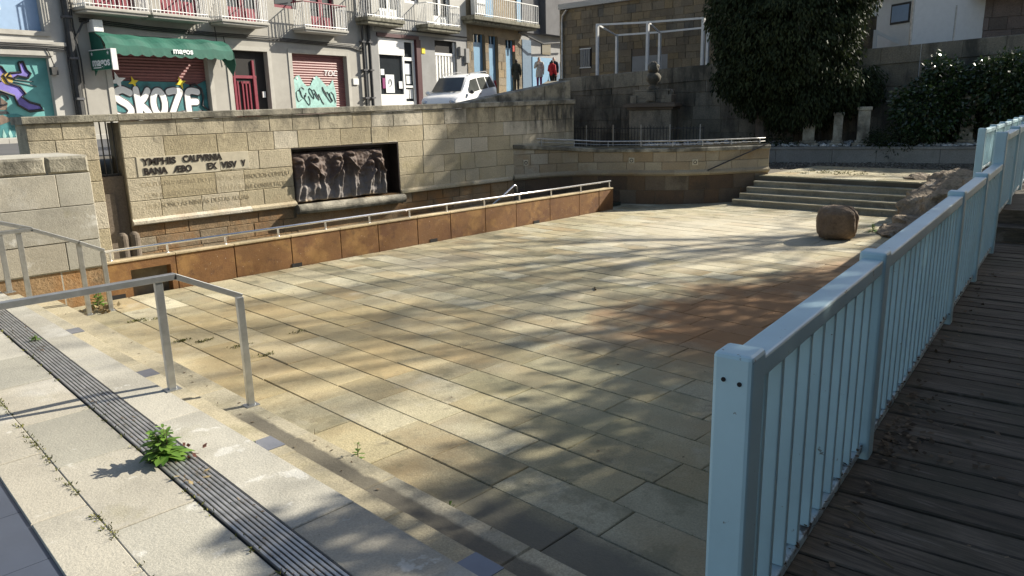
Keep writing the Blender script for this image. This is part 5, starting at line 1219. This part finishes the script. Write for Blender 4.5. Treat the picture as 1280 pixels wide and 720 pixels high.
for i, (b_, z_) in enumerate(((-.022, -.728), (.022, -.722))):
    mb = MB(); mb.lathe((0, 0, 0), [(.0065, -.002), (.0065, .002)], 10)
    mb.v = [tuple(dp(-.0556+z, b_+y, z_+x)) for x, y, z in mb.v]; mb.build('screw_hole', 'dark_void', f1)
f2 = fence('raised pale blue fence beside the deck steps', [7.42+.001, 9.2, 11.0, 12.8], -.36, DECK+.32, .15, 0)
f3 = fence('farther pale blue fence beyond the rocks at the right edge', [12.6, 14.4, 16.2, 18, 19.8, 21.6], -.50, -1.22, .12, .65)
# unseen house added right of the deck to keep it in shade
bh = thing('deck_shade_house', 'unseen grey stone house added right of the deck for shade', 'building', dp(2, -4.3, -2.4))
mb = MB(); mb.obox(DO, e1, e2, FZ, (-7, 9), (-9, -4.2), (-2.5, 4.2)); mb.build('wall', 'ashlar_dark', bh)
mb = MB(); mb.obox(DO, e1, e2, FZ, (-7.3, 9.3), (-9.3, -3.7), (4.202, 4.4)); mb.build('roof', 'concrete_dark', bh)
for a in (-4, -1, 2, 5):
    mb = MB(); mb.obox(DO, e1, e2, FZ, (a, a+1.1), (-4.2, -4.15), (-.6, 1.0)); wq = mb.build('window', 'iron', bh)
    mb = MB(); mb.obox(DO, e1, e2, FZ, (a+.08, a+1.02), (-4.149, -4.14), (-.52, .92)); mb.build('pane', 'glass', wq)
# leaf litter, twigs on the deck
rng = random.Random(93); mb = MB()
for _ in range(420):
    a = rng.uniform(.1, 6.5); b = -.07-abs(rng.gauss(0, .09)) if rng.random() < .75 else -rng.uniform(.1, 1.6)
    if rng.random() < .5: a = 1.6+abs(rng.gauss(0, .6)); 
    p = dp(a, b, DECK+.008+rng.random()*.012); L = rng.uniform(.015, .045); d = Vector((rng.uniform(-1, 1), rng.uniform(-1, 1), rng.uniform(-.25, .3)))
    leaf(mb, p, d, Vector((rng.uniform(-.4, .4), rng.uniform(-.4, .4), 1)), L, L*.7, rng.random())
for i in range(1, 40):
    for _ in range(5):
        a = i*.15+rng.gauss(0, .02); p = dp(a, -.02-abs(rng.gauss(0, .012)), DECK+.079+rng.random()*.006); L = rng.uniform(.012, .03); leaf(mb, p, Vector((rng.uniform(-1, 1), rng.uniform(-1, 1), rng.uniform(0, .5))), Vector((rng.uniform(-.4, .4), rng.uniform(-.4, .4), 1)), L, L*.7, rng.random()*.4)
tag(mb.build('leaf_litter', 'leaf_litter'), 'dry brown leaves gathered along the fence foot on the deck', 'leaf litter', kind='stuff')
for i, (a, b, an, L, lab) in enumerate(((2.2, -.75, -.9, .55, 'thin curved twig lying across the planks beyond the leaf pile'), (.75, -.32, 1.2, .25, 'short pale twig on the planks at the bottom of the view'), (.95, -.22, .9, .2, 'short twig on the planks just beside the fence foot'), (3.3, -.6, .2, .4, 'long thin twig farther along the deck'))):
    mb = MB(); mb.tube([dp(a+L*k*math.cos(an)+.03*math.sin(k*3), b+L*k*math.sin(an)+.03*math.sin(k*2.5), DECK+.012+.01*math.sin(k*3)) for k in (0, .3, .6, 1)], [.003, .0026, .002, .0012], 5); tag(mb.build('twig', 'stem'), lab, 'twig', 'twigs on the deck')

# ================================================================== STEEL HANDRAILS AT THE STEPS
def rail_frame(lab, rails, posts, group):
    t = thing('steel_handrail', lab, 'handrail', posts[0][0], group)
    for pts in rails:
        mb = MB()
        for p, q in zip(pts, pts[1:]):
            d = (Vector(q)-Vector(p)).normalized()*.022; mb.bar(Vector(p)-d*.4, Vector(q)+d*.4, .06, .045)
        mb.build('rail', 'steel', t, bevel=.003)
    for b, h in posts:
        mb = MB(); mb.bar(b, (b[0], b[1], b[2]+h), .055, .04, (0, 1, 0)); o = mb.build('post', 'steel', t, bevel=.003)
        mb = MB(); mb.box(b[0]-.055, b[0]+.055, b[1]-.05, b[1]+.05, b[2], b[2]+.006); mb.build('foot_plate', 'steel', o)
    return t
rail_frame('near brushed steel handrail crossing the terrace and bending down the steps', [[(-1.6, 5.585, -1.15), (2.12, 5.585, -1.15), (2.60, 5.585, -1.392)]], [((2.0, 5.585, -2.0), .83), ((2.585, 5.56, -2.30), .905), ((.4, 5.585, -2.0), .83), ((-1.4, 5.585, -2.0), .83)], 'steel handrails')
rail_frame('far brushed steel handrail bending down the steps by the pale block wall', [[(.2, 10.4, -1.285), (2.36, 10.4, -1.29), (2.84, 10.4, -1.515), (3.11, 10.4, -1.655)], [(2.36, 10.4, -1.28), (2.05, 10.42, -1.17), (1.2, 10.42, -1.16)]],
           [((2.03, 10.4, -2.0), .71), ((2.22, 10.4, -2.15), .85), ((2.84, 10.4, FL), .92), ((3.10, 10.4, FL), .78)], 'steel handrails')

# ================================================================== BALL STONE AND BEDROCK
mb = MB(); bc = Vector((13.78, 5.30, FL+.29)); mb.ell(bc, (.34, .34, .31), 5, .05, 1.6, 5, power=.6, rot=.5); nv = []
for q in mb.v:                                                # a worn seam down the right side and a pitted skin
    d = Vector(q)-bc; an = math.atan2(d.y, d.x); g_ = math.exp(-((an+1.72)/.10)**2); g2 = math.exp(-((d.z-.27+.05*math.sin(an*3))/.02)**2)
    p_ = noise.noise(d*14)*.012+noise.noise(d*32)*.006; nv.append(tuple(bc+d*(1-.15*g_-.02*g2+p_/max(d.length, .1))))
mb.v = nv
tag(mb.build('stone_ball', 'boulder', smooth=True), 'rounded cube-like brown boulder standing alone on the paving', 'boulder')
tx = bpy.data.textures.new('cracks', 'VORONOI'); tx.noise_scale = .55; tx.distance_metric = 'DISTANCE'; tx.weight_1 = -1; tx.weight_2 = 1
tx2 = bpy.data.textures.new('grain', 'CLOUDS'); tx2.noise_scale = .10; tx2.noise_depth = 4
def rock(name, lab, lumps, seed):
    mb = MB()
    for i, (c, r, rot) in enumerate(lumps): mb.ell(c, r, 5, .3, 1.5, seed+i, power=.72, rot=rot)
    o = mb.build(name, 'bedrock'); md = o.modifiers.new('join', 'REMESH'); md.mode = 'VOXEL'; md.voxel_size = .04
    for t_, st in ((tx, .13), (tx2, .05)):
        d = o.modifiers.new('d', 'DISPLACE'); d.texture = t_; d.strength = st; d.mid_level = .4 if t_ is tx else .5; d.texture_coords = 'LOCAL'
    return tag(o, lab, 'rock')
rock('rock_outcrop', 'long brown bedrock outcrop beside the stairs behind the blue fence', [((15.9, 4.3, -2.48), (1.0, .65, .40), .2), ((17.2, 4.3, -2.22), (1.2, .8, .54), -.2), ((18.6, 4.4, -2.0), (1.3, .85, .48), .1), ((17.4, 3.3, -2.1), (2.0, .9, .65), 0), ((15.0, 3.8, -2.55), (.9, .6, .24), .3), ((20.2, 4.2, -2.0), (1.2, .9, .34), .3)], 3)
rock('loose_rock', 'smaller grey rock lying on the landing above the outcrop', [((19.0, 5.55, -1.83), (.48, .34, .15), .4)], 9)
rock('loose_rock', 'low brown rock at the bottom of the outcrop with grass at its foot', [((15.0, 4.7, -2.5), (.7, .3, .2), .35)], 14)

# ================================================================== TREES AND SHRUBS
def tree(name, lab, base, trunks, blobs, nclump, nleaf, L, W, leafm, seed, spread=.3, droop=0, shell=.55, limbs=0):
    rng = random.Random(seed); t = thing(name, lab, 'tree', base)
    mb = MB()
    for pts, rr in trunks: mb.tube(pts, rr, 9)
    for i in range(limbs):
        c, r = blobs[i % len(blobs)]; pts, rr = trunks[i % len(trunks)]; k = rng.uniform(.35, .95); s = Vector(pts[0]).lerp(Vector(pts[-1]), k)
        e = Vector(c)+Vector((rng.uniform(-.8, .8)*r[0], rng.uniform(-.8, .8)*r[1], rng.uniform(-.2, .9)*r[2])); m_ = s.lerp(e, .5)+rv(rng)*.3
        mb.tube([s, m_, e], [.07, .045, .012], 6)
        for _ in range(3): f = s.lerp(e, rng.uniform(.4, .95)); mb.tube([f, f+rv(rng)*.9+Vector((0, 0, .3))], [.022, .006], 5)
    mb.build('trunk', 'bark', t)
    if nclump:
        mb = MB(); crown(mb, blobs, nclump, nleaf, L, W, rng, spread, droop, shell); mb.build('crown', leafm, t)
    return t
v3 = Vector
tb = (23.4, 11.0, -1.42); lat = v3((.702, -.712, 0))
def at_(k, z, dpth=0): q = v3((23.4, 11.0, 0))+lat*k+v3((.71, .70, 0))*dpth; return (q.x, q.y, z)
tree('cypress_tree', 'huge dark dense cypress standing in the planter at the back', tb,
     [([at_(-.55, -1.5), at_(-.65, -.4), at_(-.3, 1), at_(0, 4)], [.2, .17, .15, .1]), ([at_(.3, -1.5), at_(.35, 0), at_(.4, 4)], [.16, .14, .08]), ([at_(1.2, -1.5), at_(1.1, 0), at_(.8, 3)], [.15, .13, .08])],
     [(at_(-.1, 8.2), (1.7, 1.9, 2.3)), (at_(.05, 5.2), (2.1, 2.2, 2.6)), (at_(-1.15, 2.6), (1.05, 1.3, 1.6)), (at_(-1.25, 4.8), (1.0, 1.3, 2.0)), (at_(-1.0, 7.0), (1.2, 1.3, 1.8)), (at_(.6, 2.4), (1.7, 1.7, 1.9)), (at_(1.5, 3.6), (1.2, 1.3, 1.5)), (at_(-.9, 1.2), (1.25, 1.2, 1.5)), (at_(.75, .55), (1.2, 1.2, 1.35)), (at_(-.1, .2), (1.0, 1.0, 1.0)), (at_(-1.25, .75), (.55, .7, .7)), (at_(1.35, 1.3), (.85, .9, 1.1)), (at_(1.5, .35, -.5), (1.0, .9, .75)), (at_(.5, .0, -.6), (1.0, .9, .7)), (at_(2.3, .3, -.3), (.7, .7, .6)), (at_(-.2, 2.2, -.7), (1.6, 1.4, 2.2))],
     10500, 22, .135, .052, 'leaf_dark', 5, .24, .9, .5)
def shrub(lab, base, blobs, n, seed):
    rng = random.Random(seed); t = thing('camellia_shrub', lab, 'shrub', base)
    mb = MB()
    for i in range(5): c, r = blobs[i % len(blobs)]; mb.tube([base, v3(base).lerp(v3(c), .5)+rv(rng)*.15, c], [.05, .035, .015], 6)
    mb.build('stem', 'bark', t); mb = MB(); crown(mb, blobs, n, 9, .12, .065, rng, .17, .2, .45); mb.build('crown', 'leaf_gloss', t)
def pt(px, dy, z): return (px[0]+dy*.702, px[1]-dy*.712, z)
s1 = (24.75, 7.0); s2 = (25.3, 5.3)
shrub('dark glossy shrub left of the stone pedestal with one tall sprig', (24.75, 7.0, -1.42), [(pt(s1, -.2, -.35), (.95, .95, .95)), (pt(s1, .3, .35), (.7, .7, .7)), (pt(s1, -.05, .85), (.22, .22, .35)), (pt(s1, .55, -.6), (.7, .7, .7))], 1000, 7)
shrub('dark glossy shrub right of the stone pedestal by the blue fence', (25.3, 5.3, -1.42), [(pt(s2, .0, .3), (1.05, 1.0, .85)), (pt(s2, .4, -.5), (1.0, .9, .85)), (pt(s2, -.5, .6), (.5, .5, .45)), (pt(s2, .8, .2), (.7, .7, .9))], 1300, 8)
rng = random.Random(95); mb = MB(); crown(mb, [((24.1, 7.85, -1.3), (.75, .85, .38)), ((23.75, 8.0, -1.5), (.18, .22, .25))], 420, 9, .10, .03, rng, .15, .3, .4)
tag(mb.build('low_bush', 'leaf_dark'), 'low dark bush spilling over the planter edge', 'bush')
rng = random.Random(96); mb = MB(); crown(mb, [((23.0, 11.3, -1.45), (.7, 1.1, .4))], 260, 9, .09, .03, rng, .15, .2, .4)
tag(mb.build('low_bush', 'leaf_dark'), 'low dark bush at the left foot of the cypress', 'bush')
# trees to the right of the plaza whose shade falls across it
def grow(mb, p, d, L, r, depth, rng, tips):
    q = p+d*L; m_ = p.lerp(q, .5)+rv(rng)*L*.08; mb.tube([p, m_, q], [r, r*.85, r*.68], 6 if depth > 2 else 4, cap=False)
    if depth == 0: tips.append(q); return
    for i in range(3 if depth > 2 and rng.random() < .5 else 2):
        nd = (d+rv(rng)*.75+Vector((0, 0, .12))).normalized(); grow(mb, q if i else m_.lerp(q, .6), nd, L*rng.uniform(.68, .9), r*.64, depth-1, rng, tips)
def bare_tree(lab, x, y, L, r, depth, seed, lean=(0, 0), leaves=0):
    rng = random.Random(seed); t = thing('bare_tree', lab, 'tree', (x, y, -1.0)); mb = MB(); tips = []
    grow(mb, Vector((x, y, -1.0)), Vector((lean[0], lean[1], 1)).normalized(), L, r, depth, rng, tips); mb.build('trunk', 'bark', t)
    if leaves:
        lf = MB()
        for q in tips:
            for _ in range(leaves): leaf(lf, q+rv(rng)*.35, rv(rng), rv(rng), .13, .08, rng.random())
        lf.build('crown', 'leaf_shade', t)
def shade_tree(lab, x, y, blobs, n, seed, limbs=14, L=.2):
    h = max(b[0][2] for b in blobs)
    tree('plane_tree', lab, (x, y, -2.0), [([(x, y, -2.5), (x+.1, y+.05, -.5), (x, y+.1, h*.55), (x+.2, y, h)], [.19, .16, .12, .05])], blobs, n, 10, L, L*.55, 'leaf_shade', seed, .4, .1, .35, limbs)
shade_tree('dense low tree nearest the deck on the right', 8.6, -3.2, [((8.8, -.1, 2.3), (1.2, 1.0, .9)), ((8.2, -2.0, 2.3), (1.7, 1.7, 1.4)), ((9.8, -3.2, 3.0), (1.6, 1.4, 1.5)), ((7.0, -3.4, 1.6), (1.5, 1.4, 1.3))], 900, 25)
shade_tree('dense tree beside the deck steps on the right', 11.5, -3.0, [((11.0, -2.0, 2.6), (1.8, 1.8, 1.5)), ((12.6, -1.2, 2.9), (1.5, 1.5, 1.4)), ((12.8, -3.2, 3.2), (1.6, 1.3, 1.4))], 1000, 24)
shade_tree('spreading tree beyond the deck steps on the right', 15.0, -1.6, [((14.6, -.5, 3.1), (1.6, 1.4, 1.3)), ((16.4, -.3, 3.8), (1.5, 1.3, 1.2)), ((15.4, -2.0, 4.2), (1.5, 1.4, 1.2))], 500, 23)
shade_tree('leafy tree beyond the raised fence on the right', 19.0, -.9, [((18.4, .2, 4.0), (1.6, 1.3, 1.2)), ((20.4, .3, 4.9), (1.5, 1.3, 1.1)), ((19.4, -1.4, 5.2), (1.4, 1.2, 1.2))], 330, 21)
bare_tree('tall bare branched tree beyond the upper yard on the right', 29.5, -2.2, 3.8, .26, 6, 22, (-.05, .0), 3)
bare_tree('slim bare tree behind the stone hut on the right', 33.5, -2.0, 4.4, .24, 6, 27, (0, .0), 2)
bare_tree('wide bare tree near the stone hut on the right', 26.8, -1.0, 3.9, .22, 6, 35, (0, .02), 2)
bare_tree('crooked bare tree beyond the raised fence on the right', 23.0, -1.6, 2.8, .20, 6, 31, (-.1, .0), 3)

# ================================================================== WEEDS
def weed(lab, base, h, n, wide, seed, leafm='leaf_weed', upright=.5, W=.3, stems=1, name='weed'):
    rng = random.Random(seed); t = thing(name, lab, 'weed', base, None); b = v3(base)
    mb = MB(); lf = MB()
    for s in range(stems):
        a = rng.uniform(0, 6.28); tip = b+v3((math.cos(a)*wide*.35*(s > 0), math.sin(a)*wide*.35*(s > 0), h*rng.uniform(.7, 1)*(1 if s else 1))); mb.tube([b, b.lerp(tip, .5)+rv(rng)*.01, tip], [.0045, .0035, .0015], 5)
        for i in range(n//stems):
            k = rng.uniform(.05, 1); p = b.lerp(tip, k); an = i*2.4+rng.random(); L = wide*(1.05-.75*k)*rng.uniform(.7, 1.1)
            d = v3((math.cos(an), math.sin(an), upright*(.3+1.2*k)+rng.uniform(-.2, .2))).normalized(); prev = p; s_ = d.cross(v3((0, 0, 1))).normalized(); tt = rng.random()
            N = 5; wv = [.25, .8, 1.0, .75, .05]; rows = []
            for j in range(N):
                f = j/(N-1); q = p+d*L*f+v3((0, 0, -L*.35*f*f)); w_ = L*W*.5*wv[j]*(1+.25*(j % 2)); rows.append((q-s_*w_, q+v3((0, 0, -w_*.15)), q+s_*w_))
            vs = [q for r in rows for q in r]; lf.add(vs, [(3*j+c, 3*j+c+1, 3*j+c+4, 3*j+c+3) for j in range(N-1) for c in (0, 1)], tt)
    mb.build('stem', 'stem', t); lf.build('leaves', leafm, t, smooth=True); return t
wz_ = weed('big bright green weed growing out of the drain grate', (1.50, 4.42, TER-.01), .23, 110, .18, 1, W=.32, stems=6)
rng = random.Random(9); mb = MB()
for i in range(7):
    p = v3((1.62+rng.uniform(-.05, .05), 4.32+rng.uniform(-.06, .08), TER+.02+.06*rng.random())); leaf(mb, p, rv(rng)+v3((.5, -.5, .4)), rv(rng), .045, .025, rng.random())
mb.build('red_leaves', 'leaf_red', wz_)
mb = MB()
for i in range(16): p = v3((1.50+rng.uniform(-.07, .07), 4.08+rng.uniform(-.1, .06), TER+.012)); leaf(mb, p, rv(rng), v3((0, 0, 1)), .05, .025, rng.random())
tag(mb.build('dead_leaves', 'leaf_dry'), 'few pale dead leaves on the drain grate below the weed', 'dead leaves')
weed('small mossy weed in the drain grate near the handrail', (1.66, 7.85, TER), .06, 26, .08, 2, W=.4, stems=4)
weed('bushy dark seedling with a bare stalk on the step edge', (2.66, 4.16, FL), .26, 26, .10, 3, upright=.4, W=.3, stems=1)
weed('upright narrow leaved seedling on the step edge', (2.66, 3.20, FL), .17, 14, .12, 4, upright=1.6, W=.22)
weed('thin dry stalk on the step edge left of the seedling', (2.66, 4.72, FL), .18, 9, .03, 5, 'leaf_dry', upright=1, W=.3)
weed('tuft of grass at the terrace edge by the glazed square', (2.03, 4.42, -2.15), .09, 16, .08, 6, upright=1.5, W=.12, stems=3)
weed('dark leafy weed with dry leaves at the end of the rust wall', (3.02, 10.62, FL), .28, 60, .16, 7, upright=.8, W=.3, stems=5)
weed('low weed at the foot of the bedrock near the boulder', (14.9, 5.05, FL), .16, 40, .16, 8, upright=.7, W=.25, stems=5)
weed('pale weed growing on the lowest stair beside the rocks', (16.6, 5.1, FL), .3, 30, .16, 10, upright=.9, W=.25, stems=3)
weed('low green clump at the bottom end of the step', (2.63, 2.30, FL+.0), .06, 24, .07, 11, upright=.7, W=.4, stems=4)
rng = random.Random(97); mb = MB()
for _ in range(60):
    a = rng.random()*6.3; r = rng.random()*.22; p = v3((3.02+r*math.cos(a), 10.45+r*math.sin(a)*.8, FL+.01+rng.random()*.03)); leaf(mb, p, rv(rng), v3((rng.uniform(-.5, .5), rng.uniform(-.5, .5), 1)), .08, .05, rng.random())
tag(mb.build('dead_leaves', 'leaf_dry'), 'pale dead leaves heaped by the end of the rust wall', 'dead leaves')
# moss and grass in joints
rng = random.Random(98); mb = MB()
def tuft(x, y, z, n, s, h):
    for _ in range(n):
        p = v3((x+rng.gauss(0, s), y+rng.gauss(0, s), z)); leaf(mb, p, v3((rng.uniform(-1, 1), rng.uniform(-1, 1), rng.uniform(.3, 1.6))), rv(rng), h*rng.uniform(.5, 1.2), h*.3, rng.random())
for _ in range(150):
    y = rng.uniform(2.2, 8.5); 
    if rng.random() < .75: tuft(.922+sk(y)+rng.gauss(0, .008), y, TER, 7, .012, .022)
    else: tuft(1.35+sk(y), y, TER, 6, .012, .025)
for (x, y, n) in ((3.14, 8.3, 30), (3.3, 8.1, 25), (3.14, 9.6, 25), (3.5, 7.6, 25), (3.52, 7.1, 18), (3.3, 9.5, 15), (4.2, 7.6, 12)):
    for k in range(n): tuft(x+rng.gauss(0, .06), y+rng.gauss(0, .02), FL, 4, .012, .028)
for _ in range(260):
    x = 3.14+.377*rng.randrange(0, 8); y = rng.uniform(1.2, 5.0); tuft(x, y, FL-.003, 3, .008, .012)
for _ in range(60): tuft(19.4+rng.gauss(0, .35), 7.6+rng.gauss(0, .5), LAND, 6, .03, .05)
tag(mb.build('joint_moss', 'moss'), 'moss and short grass growing in the paving joints', 'moss', kind='stuff')
rng = random.Random(99); mb = MB()
for _ in range(150):
    y = rng.uniform(2.2, 9); x = 1.46+sk(y)+rng.uniform(-.1, .1); L = rng.uniform(.012, .035); leaf(mb, v3((x, y, TER+.008)), v3((rng.uniform(-1, 1), rng.uniform(-1, 1), rng.uniform(-.1, .3))), v3((rng.uniform(-.3, .3), 0, 1)), L, L*.5, rng.random())
for _ in range(130):
    if rng.random() < .4: x, y, z = rng.uniform(2.25, 2.6), rng.uniform(2.2, 10), -2.297
    else: x, y, z = rng.uniform(2.8, 11), rng.uniform(1.5, 10.5), FL+.006
    L = rng.uniform(.012, .04); leaf(mb, v3((x, y, z)), v3((rng.uniform(-1, 1), rng.uniform(-1, 1), rng.uniform(0, .3))), v3((rng.uniform(-.3, .3), 0, 1)), L, L*.55, rng.random())
for _ in range(160):
    x, y = rng.uniform(3.3, 14.5), 10.95-abs(rng.gauss(0, .05)); L = rng.uniform(.012, .035); leaf(mb, v3((x, y, FL+.006)), v3((rng.uniform(-1, 1), rng.uniform(-1, 1), .1)), v3((0, 0, 1)), L, L*.6, rng.random())
tag(mb.build('leaf_scraps', 'leaf_litter'), 'scraps of dry leaves scattered over the paving and grate', 'leaf scraps', kind='stuff')
# dark scraps on the paving
for (x, y, L, an, lab) in ((7.9, 6.2, .16, .8, 'small dark stick on the far paving'), (4.95, 2.6, .12, .3, 'dark scrap lying on the shaded paving by the fence post')):
    mb = MB(); mb.tube([(x, y, FL+.012), (x+L*.5*math.cos(an), y+L*.5*math.sin(an), FL+.018), (x+L*math.cos(an), y+L*math.sin(an), FL+.01)], [.012, .014, .008], 6); tag(mb.build('stick', 'stem'), lab, 'stick')
